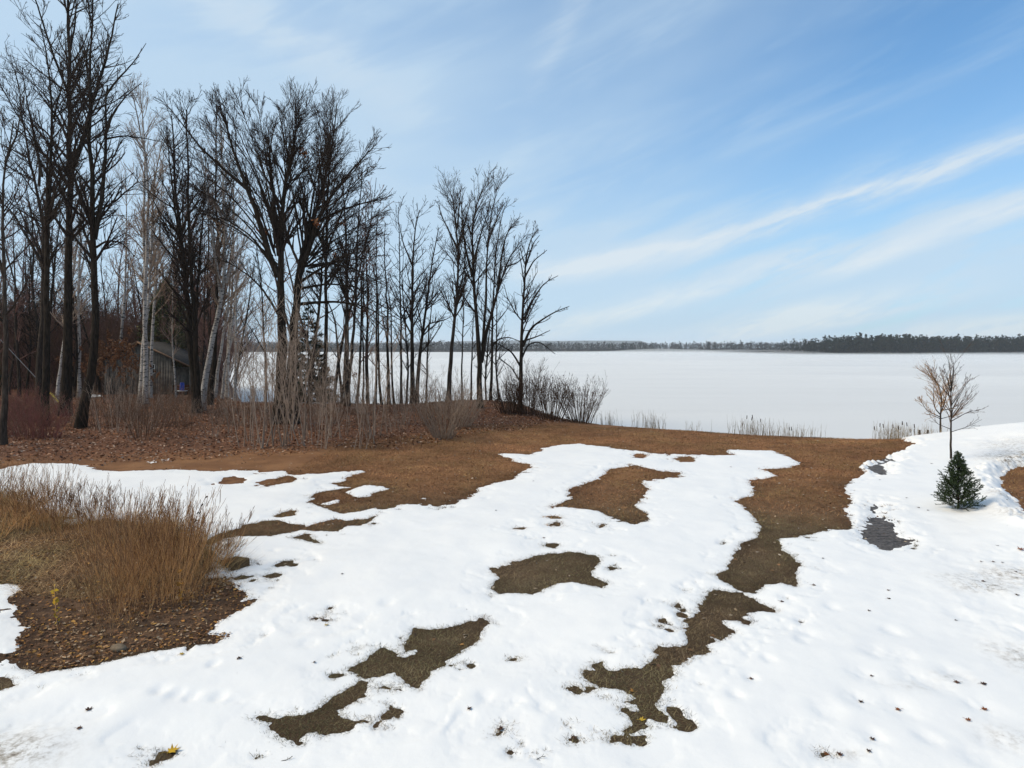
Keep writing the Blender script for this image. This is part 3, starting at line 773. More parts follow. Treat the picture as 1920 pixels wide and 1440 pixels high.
BIG = T('bare_tree', 'large spreading dark bare tree, left trunk of the great pair', [
    ([(522, 795), (526, 740), (531, 650), (529, 570), (527, 502), (529, 425), (533, 370), (544, 328), (556, 257), (563, 240), (568, 225)], 32, 3, -.02, .5),
    ([(524, 520), (508, 480), (492, 410), (470, 340), (455, 288), (446, 240), (440, 212)], 17, 3, -.2, .4), ([(526, 480), (512, 400), (504, 349), (490, 280), (490, 240), (496, 210)], 13, 3, .25, .4),
    ([(480, 365), (440, 330), (400, 290), (375, 250), (356, 225)], 9, 2, -.3, .3), ([(529, 600), (505, 555), (488, 530), (450, 500), (425, 490)], 7, 2, -.2, .3), ([(515, 500), (470, 440), (420, 410), (372, 390)], 6, 2, .1, .3)] + dome_limbs('left', 3), 'vase', 20, n_scale=1.15)
T('bare_tree', 'large spreading dark bare tree, right trunk of the great pair', [
    ([(547, 795), (545, 740), (549, 640), (551, 590), (556, 535), (557, 475), (574, 441), (590, 385), (608, 319), (618, 260), (622, 235)], 32, 3, .04, .5),
    ([(556, 520), (572, 480), (590, 430), (605, 395), (640, 350), (680, 310), (712, 280)], 17, 2, -.15, .4), ([(590, 420), (630, 395), (680, 375), (724, 360)], 9, 2, .25, .3),
    ([(553, 570), (575, 568), (630, 565), (690, 575), (730, 600)], 9, 2, -.2, .2), ([(558, 500), (610, 490), (660, 500), (710, 530)], 7, 2, .3, .2), ([(556, 530), (600, 505), (650, 480), (700, 475)], 8, 2, -.3, .2), ([(560, 540), (610, 530), (660, 535), (700, 555)], 7, 2, .2, .2)] + dome_limbs('right', 4), 'vase', 21, n_scale=1.15)
# --- the row between the great tree and the shore
T('bare_tree', 'straight dark bare tree right behind the great pair', [
    ([(606, 765), (609, 690), (612, 600), (612, 500), (614, 400), (618, 320), (630, 250), (632, 200)], 12, 3), ([(613, 470), (640, 400), (660, 330)], 6, 2), ([(614, 400), (600, 340), (598, 280)], 5, 2)], 'tall', 22)
T('bare_tree', 'dark bare tree slanting right just behind the great right trunk', [
    ([(580, 758), (582, 710), (590, 640), (600, 560), (603, 480), (606, 400)], 11, 4)], 'tall', 23)
T('bare_tree', 'bare tree with twin stems side by side, midway along the shore row', [
    ([(651, 762), (651, 720), (650, 660), (652, 560), (651, 480), (648, 400), (645, 330)], 15, 3), ([(654, 720), (661, 674), (670, 570), (675, 480), (682, 400), (690, 330)], 9, 3), ([(651, 560), (630, 500), (615, 470)], 5, 2)], 'tall', 24, mats=(M_BARKG, M_TWIG))
T('bare_tree', 'bare tree with a crooked lower limb pointing left, before the lake', [
    ([(643, 756), (636, 690), (632, 620), (625, 580), (612, 560)], 8, 4)], 'thin', 25)
T('bare_tree', 'very thin bare tree, first of the slender stems before the lake', [([(681, 757), (682, 690), (680, 600), (682, 520), (684, 450)], 5, 2)], 'thin', 26, depth=57)
T('bare_tree', 'very thin bare tree, second of the slender stems before the lake', [([(690, 757), (689, 690), (688, 620), (690, 540), (694, 470)], 5, 2)], 'thin', 27, depth=58)
T('bare_tree', 'slender bare tree with level side twigs before the lake', [([(703, 757), (706, 690), (705, 600), (704, 520), (703, 440), (706, 400)], 7, 2)], 'thin', 28, depth=56)
T('bare_tree', 'slender grey bare tree with a few rust leaves low down', [([(729, 758), (728, 700), (728, 620), (726, 540), (722, 470), (725, 420)], 9, 2), ([(727, 640), (716, 590), (712, 560)], 4, 2)], 'thin', 29, mats=(M_BARKG, M_TWIG), depth=57)
T('bare_tree', 'thin straight black bare tree left of the forked tree', [([(752, 757), (752, 690), (752, 600), (751, 500), (750, 430), (748, 390)], 7, 2), ([(752, 650), (738, 615), (728, 600)], 4, 2), ([(752, 600), (768, 570), (780, 550)], 4, 2)], 'thin', 30, depth=57)
T('bare_tree', 'bare tree forked low into a U, left of the shore clump', [
    ([(774, 765), (772, 690), (771, 620), (773, 540), (772, 470), (776, 420), (785, 390)], 13, 3), ([(781, 765), (782, 690), (786, 640), (792, 580), (797, 500), (803, 450), (811, 405)], 11, 3), ([(772, 630), (757, 600), (745, 570)], 5, 2),
    ([(788, 625), (800, 605), (830, 600), (850, 590)], 5, 2), ([(773, 500), (752, 450), (745, 415)], 5, 2), ([(796, 520), (815, 490), (832, 470)], 4, 2)], 'tall', 31, depth=55)
T('bare_tree', 'grey brown bare tree leaning right, leftmost of the tall shore clump', [
    ([(840, 766), (845, 680), (850, 620), (859, 548), (860, 470), (856, 420), (848, 368)], 12, 3), ([(858, 560), (870, 510), (874, 450)], 5, 2), ([(860, 470), (845, 440), (826, 400), (820, 380)], 6, 2), ([(861, 460), (872, 420), (884, 366)], 6, 2), ([(858, 430), (862, 390), (866, 362)], 5, 2)], 'vase', 32, mats=(M_BARKG, M_TWIG), depth=54)
T('bare_tree', 'thick trunked bare tree on the leafy mound, forking into a broad fan', [
    ([(900, 765), (899, 720), (900, 670), (894, 590), (887, 515), (884, 440), (892, 380), (903, 358)], 15, 3),
    ([(902, 680), (912, 620), (930, 555), (946, 500), (965, 462), (985, 436)], 11, 2), ([(886, 520), (872, 460), (868, 400), (872, 365)], 7, 2), ([(932, 548), (940, 480), (950, 430), (975, 400)], 7, 2), ([(905, 650), (912, 560), (915, 480), (922, 420), (934, 371)], 8, 2),
    ([(887, 500), (900, 440), (915, 390), (918, 366)], 6, 2), ([(948, 497), (970, 490), (990, 470)], 4, 2), ([(914, 470), (935, 410), (948, 385)], 5, 2)], 'vase', 33)
T('bare_tree', 'slim bare tree close on the right of the mound tree', [
    ([(920, 765), (922, 690), (924, 583), (928, 500), (936, 430), (946, 390)], 8, 2), ([(922, 650), (935, 635), (955, 632), (975, 640)], 5, 2)], 'tall', 34, depth=54)
T('bare_tree', 'dark bare tree with crooked limbs reaching right, rightmost of the shore clump', [
    ([(974, 772), (977, 700), (978, 630), (983, 548), (985, 500), (988, 450), (1008, 430)], 12, 3),
    ([(980, 650), (995, 615), (1015, 600), (1040, 585), (1068, 574)], 8, 2), ([(982, 600), (1000, 560), (1020, 530), (1048, 514)], 7, 2), ([(984, 520), (1000, 490), (1025, 470)], 5, 2), ([(979, 670), (990, 645), (1012, 640), (1042, 664)], 5, 2),
    ([(978, 690), (960, 660), (935, 645), (920, 640)], 6, 2), ([(984, 540), (978, 500), (972, 470)], 4, 2), ([(985, 500), (1000, 455), (1012, 440)], 5, 2), ([(980, 640), (1005, 632), (1030, 620)], 5, 2), ([(978, 720), (960, 690), (935, 670)], 5, 2)], 'tall', 35, dz=.25)
T('bare_tree', 'thin reddish stem between the two biggest trees of the shore clump', [([(883, 765), (884, 700), (886, 640), (888, 580)], 6, 2)], 'thin', 36, mats=(M_BARKG, M_TWIG), depth=56)
T('bare_tree', 'thin grey stem right of the leaning shore clump tree', [([(866, 765), (866, 690), (868, 620), (869, 560), (872, 480)], 5, 2)], 'thin', 37, mats=(M_BARKG, M_TWIG), depth=56)
# --- the planted sapling and the willow by the right-hand shore
T('young_tree', 'slender young bare tree planted in the snow behind the little spruce', [
    ([(1783, 868), (1783, 800), (1783, 740), (1782, 700), (1778, 672)], 6, 1.6, 0, .35), ([(1783, 735), (1768, 700), (1757, 685)], 2.6, 1, -.3, .3), ([(1783, 735), (1795, 700), (1800, 680)], 2.6, 1, .3, .3), ([(1783, 760), (1805, 735), (1828, 710)], 2.6, 1, .2, .3), ([(1783, 790), (1810, 772), (1838, 765)], 2.2, .8, -.2, .3),
    ([(1783, 745), (1760, 715), (1750, 690)], 2.2, .8, .3, .3), ([(1783, 725), (1790, 690), (1786, 668)], 2.2, .8, .1, .3), ([(1783, 805), (1760, 795), (1748, 780)], 1.8, .8, .2, .3), ([(1783, 780), (1812, 752), (1833, 738)], 2.2, .8, .3, .3), ([(1783, 810), (1808, 800), (1830, 785)], 1.8, .8, -.3, .3)], 'young', 38, mats=(M_BARKG, M_TWIGB), cat='young tree', flare=False, trunk_k=7, n_scale=.85)
WIL = T('willow_tree', 'small golden twigged willow at the water behind the young tree', [
    ([(1764, 832), (1763, 790), (1764, 776), (1766, 745), (1758, 715), (1748, 705)], 5.5, 1.5, 0, .4), ([(1764, 778), (1750, 765), (1742, 740), (1740, 718)], 3, 1, -.3, .2), ([(1764, 776), (1775, 755), (1785, 730), (1796, 715)], 3, 1, .3, .2),
    ([(1763, 782), (1740, 770), (1728, 745)], 2.4, 1, .2, .2), ([(1764, 770), (1785, 765), (1800, 750)], 2.4, 1, -.2, .2), ([(1763, 785), (1745, 778), (1730, 775)], 2, 1, -.3, .2), ([(1764, 785), (1790, 780), (1808, 778)], 2, 1, .3, .2)], 'young', 39,
    mats=(M_BARKG, bark('golden_willow_twig', (.28, .14, .05), (.45, .25, .11))), flare=False, trunk_k=7, n_scale=2.6, depth=33.5)

# rust leaves still hanging in a few crowns
def leaf_clump(c, r, n, rng, size, cols):
    """Loose scatter of small folded leaves."""
    p = c + rng.normal(0, 1, (n, 3)) * r
    return leaves(p, rng, size, cols)


def leaves(p, rng, size, cols, flat=0.0, lobes=False):
    n = len(p); a = rng.normal(size=(n, 3)); a[:, 2] *= 1 - flat; a /= np.linalg.norm(a, axis=1, keepdims=True)
    b = rng.normal(size=(n, 3)); b[:, 2] *= 1 - flat; b -= (a * b).sum(1, keepdims=True) * a; b /= np.linalg.norm(b, axis=1, keepdims=True)
    c = np.cross(a, b); s = (size * rng.uniform(.6, 1.3, n))[:, None]
    if lobes:                                    # curled leaf with pointed tip and lobes: 6 points, 4 triangles
        V = np.stack([p - a * s * .55, p - a * s * .1 + b * s * .34 + c * s * .14, p + a * s * .22 + b * s * .20 + c * s * .05, p + a * s * .6 + c * s * .16, p + a * s * .18 - b * s * .24 + c * s * .06, p - a * s * .08 - b * s * .36 + c * s * .12], 1)
        F = np.array([[0, 1, 2], [0, 2, 3], [0, 3, 4], [0, 4, 5]])
    else:
        V = np.stack([p - a * s * .5, p + b * s * .3 + c * s * .08, p + a * s * .5, p - b * s * .3 + c * s * .08], 1); F = np.array([[0, 1, 2], [0, 2, 3]])
    k = V.shape[1]; Q = (np.arange(n)[:, None, None] * k + F[None]).reshape(-1, 3)
    col = np.asarray(cols)[rng.integers(0, len(cols), n)] * rng.uniform(.7, 1.25, (n, 1))
    return V.reshape(-1, 3), Q, np.repeat(col, k, 0)


RUST = [(.24, .075, .025), (.30, .11, .04), (.18, .06, .03), (.33, .15, .07)]
for (tx, pts) in ((BIG, [(480, 378), (500, 436), (570, 290), (595, 420)]), (TREES[16], [(630, 478), (645, 420)]), (TREES[20], [(668, 701)]), ):
    mb = MB(); rng = np.random.default_rng(5)
    for a, b in pts:
        d = tx.location.y; c = np.array([(a - 960) / FPX * d - tx.location.x, -.3, CAM_H - (b - HOR) / FPX * d - tx.location.z])
        mb.add(*leaf_clump(c, .12, 26, rng, .20, RUST))
    tag(mb.obj('leaf_clusters', M_LEAF, tx), kind='stuff')
# ------------------------------------------------------------------ plants that repeat
def bare_variant(name, h, r, style, seed, mats, lean=.03, wob=.02, stems=1, ns=1.0, k=6, leafy=None):
    rng = np.random.default_rng(seed); root = empty(name); st = dict(STYLE[style]); st['n1'] *= ns
    p0 = np.c_[rng.normal(0, .12, (stems, 2)) * (stems > 1), np.full(stems, -.15)]
    d0 = np.c_[rng.normal(0, lean + .10 * (stems > 1), (stems, 2)), np.ones(stems)]
    P, R = grow(p0, d0, h * rng.uniform(.75, 1.0, stems) if stems > 1 else np.array([h]), np.full(stems, r), LIMB_N, .03, wob, rng, rend=.12, rmin=.008)
    R[:, 0] *= 1.3; L = np.full(stems, h)
    mb = MB(); put(mb, (P, R), k); mb.obj('trunk', mats[0], root, True)
    c, b1, b2 = crown_on(None, P, R, L, rng, st, 4); c.obj('crown', mats[1], root)
    if leafy:
        n, size, cols = leafy; q = b2[0].reshape(-1, 3); q = q[rng.integers(0, len(q), n)] + rng.normal(0, .05, (n, 3))
        m = MB(); V, F, C = leaves(q, rng, size, cols); m.add(V, F, C); tag(m.obj('leaves', M_LEAF, root), kind='stuff')
    return root


def stems_mesh(n, h, spread, lean, r, rng, seg=6, side=0, side_len=.3, trop=.02, wander=.05, k=3, rend=.3, angle0=.0, side_ang=(18, 40)):
    a = rng.uniform(0, 2 * math.pi, n); q = np.sqrt(rng.random(n)) * spread
    p0 = np.c_[np.cos(a) * q, np.sin(a) * q, np.full(n, -.04)]
    out = np.c_[np.cos(a), np.sin(a), np.zeros(n)] * (lean * (.3 + q / max(spread, 1e-3)))[:, None]
    d0 = out + np.c_[rng.normal(0, .08, (n, 2)), np.ones(n)]
    L = h * rng.uniform(.55, 1.05, n)
    P, R = grow(p0, d0, L, np.full(n, r) * rng.uniform(.7, 1.2, n), seg, trop, wander, rng, rend=rend, rmin=r * .3)
    mb = MB(); put(mb, (P, R), k); b = None
    if side:
        b = spawn(P, R, L, np.full(n, side), .35, 1.0, side_ang, side_len, 4, .05, .08, rng, rmin=r * .35, rk=.6, taper=.4)
        put(mb, b, 3)
    return mb, P, b


def shrub(name, label, cat, n, h, spread, lean, r, mat, seed, side=4, side_len=.35, group=None, twig2=3, leafy=None, trop=.02):
    rng = np.random.default_rng(seed); root = empty(name); tag(root, label, cat, group)
    mb, P, b = stems_mesh(n, h, spread, lean, r, rng, side=side, side_len=side_len, trop=trop, k=4)
    mb.obj('stems', mat, root, True)
    if twig2:
        c = MB(); b2 = spawn(b[0], b[1], b[2], np.full(len(b[2]), twig2), .2, 1.0, (18, 45), .5, 4, .05, .1, rng, rmin=r * .3, rk=.7); put(c, b2, 3); tag(c.obj('twigs', mat, root), kind='stuff')
        b = b2
    if leafy:
        q = b[0].reshape(-1, 3); q = q[rng.integers(0, len(q), leafy[0])]; m = MB(); V, F, C = leaves(q, rng, leafy[1], leafy[2]); m.add(V, F, C); tag(m.obj('leaves', M_LEAF, root), kind='stuff')
    return root


def place(src, used, xy, rz=0.0, sc=1.0, label=None, group=None, z=None, sz=None, tilt=0.0):
    """First call moves the source itself, later ones copy it with its parts."""
    o = src if src.name not in used else copy_tree(src)
    used.add(src.name)
    o.location = (xy[0], xy[1], float(surf(xy[0], xy[1])[0]) if z is None else z); o.rotation_euler = (tilt, 0, rz); o.scale = (sc, sc, sz or sc)
    if label: o['label'] = label
    if group: o['group'] = group
    return o


USED = set(); rnd = random.Random(4)
# --- woods at the left: many thin stems behind the named trees
G_W = 'thin bare trees filling the wood at left'; L_W = 'thin bare tree among the many stems of the wood around the cabin'
woods = [tag(bare_variant('bare_tree', h, r, 'thin', 60 + i, (M_BARKG if i % 2 else M_BARK, M_TWIGR if i % 3 else M_TWIG), ns=ns, lean=.07, wob=.05), L_W, 'tree', G_W) for i, (h, r, ns) in enumerate(((14, .11, 1.2), (16, .14, 1.2), (12, .09, 1.3), (17, .13, 1.0), (10, .08, 1.5)))]
for i in range(86):
    px = rnd.uniform(-70, 440); d = rnd.uniform(60, 108); x = (px - 960) / FPX * d
    if d > np.interp(x, CREST[:, 0], CREST[:, 1]) - 2: d = float(np.interp(x, CREST[:, 0], CREST[:, 1])) - 2.5; x = (px - 960) / FPX * d
    if d < 50: continue
    s = woods[i % 5]; h0 = (14, 16, 12, 17, 10)[i % 5]
    if 225 < px < 362 and d < 70: d = rnd.uniform(74, 100); x = (px - 960) / FPX * d
    top = rnd.uniform(300, 520) if px > 60 else rnd.uniform(380, 520); hh = CAM_H + (HOR - top) / FPX * d
    place(s, USED, (x, d), rnd.uniform(0, 6.28), hh / h0, 'thin ' + ('dark' if i % 2 == 0 else 'grey brown') + ' bare tree in the wood ' + ('at the far left edge' if px < 60 else 'behind the thick black trunks' if px < 190 else 'left of the cabin roof' if px < 250 else 'behind the cabin and cedar' if px < 370 else 'behind the leaning birches') + (', tall' if top < 410 else ', short'))
G_S = 'slender trees along the shore row'
for px, top, d in ((640, 420, 56), (668, 380, 57), (716, 430, 57), (740, 470, 57.5), (762, 440, 57), (596, 360, 57), (570, 300, 57.5), (626, 300, 58), (690, 360, 58), (800, 480, 56), (935, 480, 54), (912, 500, 55.5)):
    s = woods[rnd.randrange(5)]; h0 = dict(zip([w.name for w in woods], (14, 16, 12, 17, 10)))[s.name]
    place(s, USED, ((px - 960) / FPX * d, d), rnd.uniform(0, 6.28), (CAM_H + (HOR - top) / FPX * d) / h0, 'slender bare tree in the row of trunks between great pair and lake', G_S)
G_B = 'far birches in the wood'
birches = [tag(bare_variant('birch_tree', h, .11, 'birch', 80 + i, (M_BIRCH, M_TWIGG), ns=.9), 'slim white birch deep in the wood behind the cabin clearing', 'tree', G_B) for i, h in enumerate((14, 16))]
for i, (px, d, top) in enumerate(((222, 70, 300), (300, 80, 350), (330, 62, 500), (282, 62.5, 260), (425, 66, 300), (440, 60, 360))):
    place(birches[i % 2], USED, ((px - 960) / FPX * d, d), rnd.uniform(0, 6.28), (CAM_H + (HOR - top) / FPX * d) / (14, 16)[i % 2])
# --- saplings still holding rust leaves
G_R = 'rust leaved saplings by the cabin'
rusty = [tag(bare_variant('leafy_sapling', 4.5, .04, 'young', 90 + i, (M_BARKG, M_TWIGB), ns=.35, leafy=(520, .16, [(.20, .085, .035), (.25, .115, .05), (.15, .06, .03), (.28, .15, .08)])), 'young tree holding dry rust leaves left of the cabin', 'young tree', G_R) for i in range(3)]
for i, (px, d, s) in enumerate(((195, 57, .9), (212, 60, 1.0), (226, 58, 1.1), (238, 62, 1.2), (206, 64, 1.2), (248, 60, .8), (190, 62, 1.0), (258, 61, .9), (180, 66, 1.1), (290, 60, .6), (230, 54, .7), (128, 62, .9), (160, 60, .9))):
    place(rusty[i % 3], USED, ((px - 960) / FPX * d, d), rnd.uniform(0, 6.28), s)
# --- grey sapling thicket in front of the great tree
G_T = 'grey saplings in the thicket at the edge of the lawn'; L_T = 'thin grey sapling with upright stems in the thicket before the great trees'
thick = [tag(bare_variant('sapling', 4.6, .026, 'young', 100 + i, (M_TWIGG, M_TWIGG), stems=(2, 3, 1, 4, 2)[i], ns=.30, k=5, lean=.06), L_T, 'sapling', G_T) for i in range(5)]
for i, (a, b, t) in enumerate(((455, 838, 660), (468, 828, 640), (484, 830, 660), (500, 840, 600), (512, 828, 620), (520, 836, 560), (535, 832, 590), (548, 826, 640), (562, 836, 650), (568, 824, 620), (590, 836, 680), (608, 842, 690), (613, 832, 640), (622, 820, 660), (640, 826, 690),
                                 (648, 816, 690), (672, 842, 700), (676, 830, 660), (690, 822, 690), (702, 832, 640), (706, 818, 600), (728, 812, 690), (742, 800, 680), (760, 796, 700), (778, 790, 690), (795, 794, 680), (430, 815, 690), (445, 806, 680), (556, 806, 560), (500, 808, 640), (580, 806, 660), (600, 800, 690), (655, 800, 660), (625, 795, 690), (470, 800, 640),
                                 (848, 792, 690), (862, 786, 700), (935, 772, 700), (955, 776, 690), (808, 780, 690), (785, 772, 680), (820, 772, 690), (700, 790, 680), (530, 845, 700), (686, 843, 720), (475, 845, 720))):
    c = at(a, b); place(thick[i % 5], USED, c[:2], rnd.uniform(0, 6.28), (CAM_H - c[2] + (HOR - t) / FPX * c[1]) / 4.4,
        ('tall ' if t < 645 else 'short ') + 'thin grey sapling ' + ('left of the great pair' if a < 500 else 'right before the great pair' if a < 585 else 'below the slender shore row' if a < 720 else 'near the forked tree' if a < 820 else 'among the shore clump trunks') + (', standing at the lawn edge' if b > 825 else ', set back in the leaves'))
# --- shrubs
big = shrub('shrub', 'dense grey shrub fanning out at the end of the sapling thicket', 'shrub', 70, 3.0, .5, .55, .016, M_TWIGG, 110, 4, .3, twig2=2)
place(big, USED, at(832, 822)[:2]); 
b2 = place(big, USED, at(866, 800)[:2], 1.9, .9, 'grey brown shrub close behind the dense fanning shrub')
for i, (a, b, w, h, lab) in enumerate(((990, 778, 1.1, 3.4, 'brown twiggy shrub at the foot of the rightmost shore tree'), (1032, 787, 1.0, 3.0, 'brown twiggy shrub, middle one of the three beside the lake'), (1088, 792, 1.0, 2.9, 'rounded brown shrub standing last on the bank before open lake'), (955, 776, .8, 2.2, 'low brown shrub on the mound between the shore trees'))):
    s = shrub('shrub', lab, 'shrub', 95, h, .75 * w, .42, .014, M_TWIGS, 120 + i, 6, .28, twig2=3, leafy=(130, .09, [(.12, .07, .04), (.07, .045, .03)]))
    c = at(a, b); s.location = (c[0], c[1], c[2])
    USED.add(s.name)
brush = [shrub('shrub', 'low brown brush on the leaf litter at the edge of the wood', 'shrub', 20, 1.7, .6, .40, .009, M_TWIGB if i != 1 else M_TWIGG, 130 + i, 4, .4, 'low brush on the leaf litter', twig2=2) for i in range(3)]
def brush_label(a, b):
    k = 'left of the thick black trunks' if a < 90 else 'between the black trunks and the cabin birches' if a < 250 else 'in front of the cabin and its black stems' if a < 440 else 'at the feet of the great pair' if a < 600 else 'under the slender shore row' if a < 760 else 'beside the dense fanning shrub'
    return 'low brown brush ' + k + (', close to the lawn' if b > 795 else ', deeper in the leaves')
for i in range(74):
    a = rnd.uniform(-30, 860); b = rnd.uniform(765, 822) - (a > 430) * rnd.uniform(-6, 18); c = at(a, b); place(brush[i % 3], USED, c[:2], rnd.uniform(0, 6.28), rnd.uniform(.5, 1.35), brush_label(a, b))
for i, (a, b, s) in enumerate(((185, 806, 1.7), (215, 812, 1.8), (232, 800, 1.6), (250, 790, 1.5), (262, 815, 1.6), (275, 822, 1.7), (300, 800, 1.4), (318, 792, 1.5), (120, 800, 1.5), (60, 815, 1.6), (225, 780, 2.0), (290, 778, 1.6), (395, 790, 1.3), (345, 790, 1.0))):
    place(brush[i % 3], USED, at(a, b)[:2], rnd.uniform(0, 6.28), s * .72, 'tall thin brown brush in the leaves between the left trunks', 'tall brush between the left trunks', sz=s * .92)
dog = [shrub('red_twig_shrub', 'red twigged shrub at the left edge of the wood', 'shrub', 46, 1.9, .6, .4, .010, M_DOG, 140 + i, 4, .35, 'red twigged shrubs at left', twig2=2) for i in range(2)]
for i in range(17):
    a = rnd.uniform(-70, 92); c = at(a, rnd.uniform(768, 838)); place(dog[i % 2], USED, c[:2], rnd.uniform(0, 6.28), rnd.uniform(.7, 1.1))
# wall of dark brush and evergreens closing the wood far behind
G_BB = 'tall reddish brush deep in the wood'
deep = [shrub('shrub', 'tall reddish brush deep in the wood behind the trunks', 'shrub', 60, 5.5, 2.0, .35, .022, M_TWIGR if i else M_TWIGB, 150 + i, 7, .4, G_BB, twig2=4) for i in range(2)]
for i in range(64):
    a = rnd.uniform(-70, 425); d = rnd.uniform(66, 108); x = (a - 960) / FPX * d
    if d > np.interp(x, CREST[:, 0], CREST[:, 1]) - 2 or (215 < a < 385 and d < 80): d = rnd.uniform(80, 95); x = (min(a, 400) - 960) / FPX * d
    place(deep[i % 2], USED, (x, d), rnd.uniform(0, 6.28), rnd.uniform(1.0, 1.9))


# --- conifers
def conifer(name, label, h, w, rows, per, seed, nl, nw, col, group=None, droop=-.1, up=.35, bare=0.0, twigs=5, nn=16, base=.06, tail=.12, cat='tree', trunk_r=None):
    rng = np.random.default_rng(seed); root = empty(name); tag(root, label, cat, group)
    tr = trunk_r or h * .012; n = 9; z = np.linspace(-.15, h * .97, n); P = np.c_[rng.normal(0, h * .002, (n, 2)), z][None]; R = (tr * (1 - .9 * np.linspace(0, 1, n)))[None]
    mb = MB(); put(mb, (P, R), 6); mb.obj('trunk', M_BARK, root, True)
    zz, aa, ll = [], [], []
    for i in range(rows):
        f = i / (rows - 1); m = max(3, int(per * (1 - .55 * f)))
        for j in range(m):
            zz.append(h * (base + (1 - base - .05) * f ** .9) + rng.normal(0, h * .012)); aa.append(j * 2 * math.pi / m + i * 2.1 + rng.normal(0, .25)); ll.append(w * ((1 - f) ** .85 + tail * .5) * rng.uniform(.72, 1.12))
    zz, aa, ll = map(np.array, (zz, aa, ll)); fz = zz / h
    d0 = np.c_[np.cos(aa), np.sin(aa), droop + (up * 1.6) * fz]
    B, BR = grow(np.c_[np.zeros((len(zz), 2)), zz], d0, ll, np.full(len(zz), tr * .22), 6, up * .28, .03, rng, rmin=.003)
    tw = spawn(B, BR, ll, np.full(len(zz), twigs), .25, .98, (30, 58), .46, 4, .05, .05, rng, rmin=.002, taper=.5, flat=.4)
    top = grow(np.array([[0, 0, h * .86]]), np.array([[0., 0, 1]]), np.array([h * .15]), np.array([tr * .2]), 6, 0, .01, rng)
    mb = MB(); put(mb, (B, BR), 3); put(mb, (tw[0], tw[1]), 3); mb.obj('branches', M_BARK, root)
    segs = [(B, nn * 2, .25), (tw[0], nn, 0.0), (top[0], nn * 2, 0.0)]; V = []; C = []
    for Q, cnt, t0 in segs:
        m, k, _ = Q.shape; ln = np.linalg.norm(Q[:, -1] - Q[:, 0], axis=1); Q = Q[rng.choice(m, m * cnt, p=ln / ln.sum())]; m, cnt = len(Q), 1; t = t0 + (1 - t0) * rng.random((m, cnt)); f = t * (k - 1); i = np.minimum(f.astype(int), k - 2); wv = (f - i)[..., None]
        ar = np.arange(m)[:, None]; p = Q[ar, i] * (1 - wv) + Q[ar, i + 1] * wv; tg = Q[ar, i + 1] - Q[ar, i]; tg /= np.linalg.norm(tg, axis=2, keepdims=True) + 1e-9
        q = rng.normal(size=p.shape); q -= (q * tg).sum(2, keepdims=True) * tg; q /= np.linalg.norm(q, axis=2, keepdims=True)
        dr = tg * .75 + q * .66; sd = np.cross(dr, rng.normal(size=p.shape)); sd /= np.linalg.norm(sd, axis=2, keepdims=True)
        s = nl * rng.uniform(.7, 1.2, p.shape[:2])[..., None]
        V.append(np.stack([p - sd * nw, p + sd * nw, p + dr * s], 2).reshape(-1, 3))
        c = np.array(col)[rng.integers(0, len(col), p.shape[:2])] * rng.uniform(.75, 1.2, p.shape[:2])[..., None]; C.append(np.repeat(c.reshape(-1, 3), 3, 0))
    V = np.concatenate(V); F = np.arange(len(V)).reshape(-1, 3)
    tag(mk('needles', V, F, M_NEEDLE, root, attrs={'Col': np.concatenate(C)}), kind='stuff')
    return root


GRN = [(.038, .058, .026), (.055, .080, .032), (.075, .098, .036), (.030, .046, .026)]
c = at(1797, 955)
sp = conifer('spruce_tree', 'small dark green spruce standing in a hollow of the snow', 1.58, .64, 15, 14, 170, .038, .0036, GRN, droop=.05, up=.62, twigs=8, nn=48, base=.02, tail=.22, trunk_r=.028)
sp.location = (c[0], c[1], float(surf(c[0], c[1])[0]) - .03)
DRK = [(.022, .032, .016), (.034, .044, .020), (.048, .054, .026)]
G_C = 'dark evergreens behind the left trunks'
f1 = conifer('spruce_tree', 'narrow dark spruce showing between the great pair and next trunk', 8.6, 2.1, 20, 9, 171, .30, .035, DRK, droop=-.25, up=.12, twigs=5, nn=14)
f1.location = ((578 - 960) / FPX * 57, 57.0, -.1)
f2 = conifer('spruce_tree', 'dark evergreen tree in the gloom behind the left trunks', 10, 3.0, 18, 9, 172, .38, .05, DRK, G_C, droop=-.25, up=.12, twigs=5, nn=14)
USED.discard(f2.name)
for px, d, top in ((20, 78, 560), (48, 84, 585), (-20, 76, 540), (90, 88, 570), (128, 90, 600), (176, 92, 590), (235, 96, 610), (75, 94, 560), (205, 86, 605), (-48, 88, 550), (356, 84, 610), (265, 90, 600)):
    place(f2, USED, ((px - 960) / FPX * d, d), rnd.uniform(0, 6), (CAM_H + (HOR - top) / FPX * d) / 10)
fs = conifer('spruce_tree', 'short brownish evergreen below the great pair by the lake', 4.6, 1.7, 11, 8, 174, .24, .03, [(.05, .035, .02), (.03, .03, .018), (.06, .045, .03)], droop=-.3, up=.10, twigs=5, nn=12)
fs.location = ((598 - 960) / FPX * 57, 57.0, -.1)
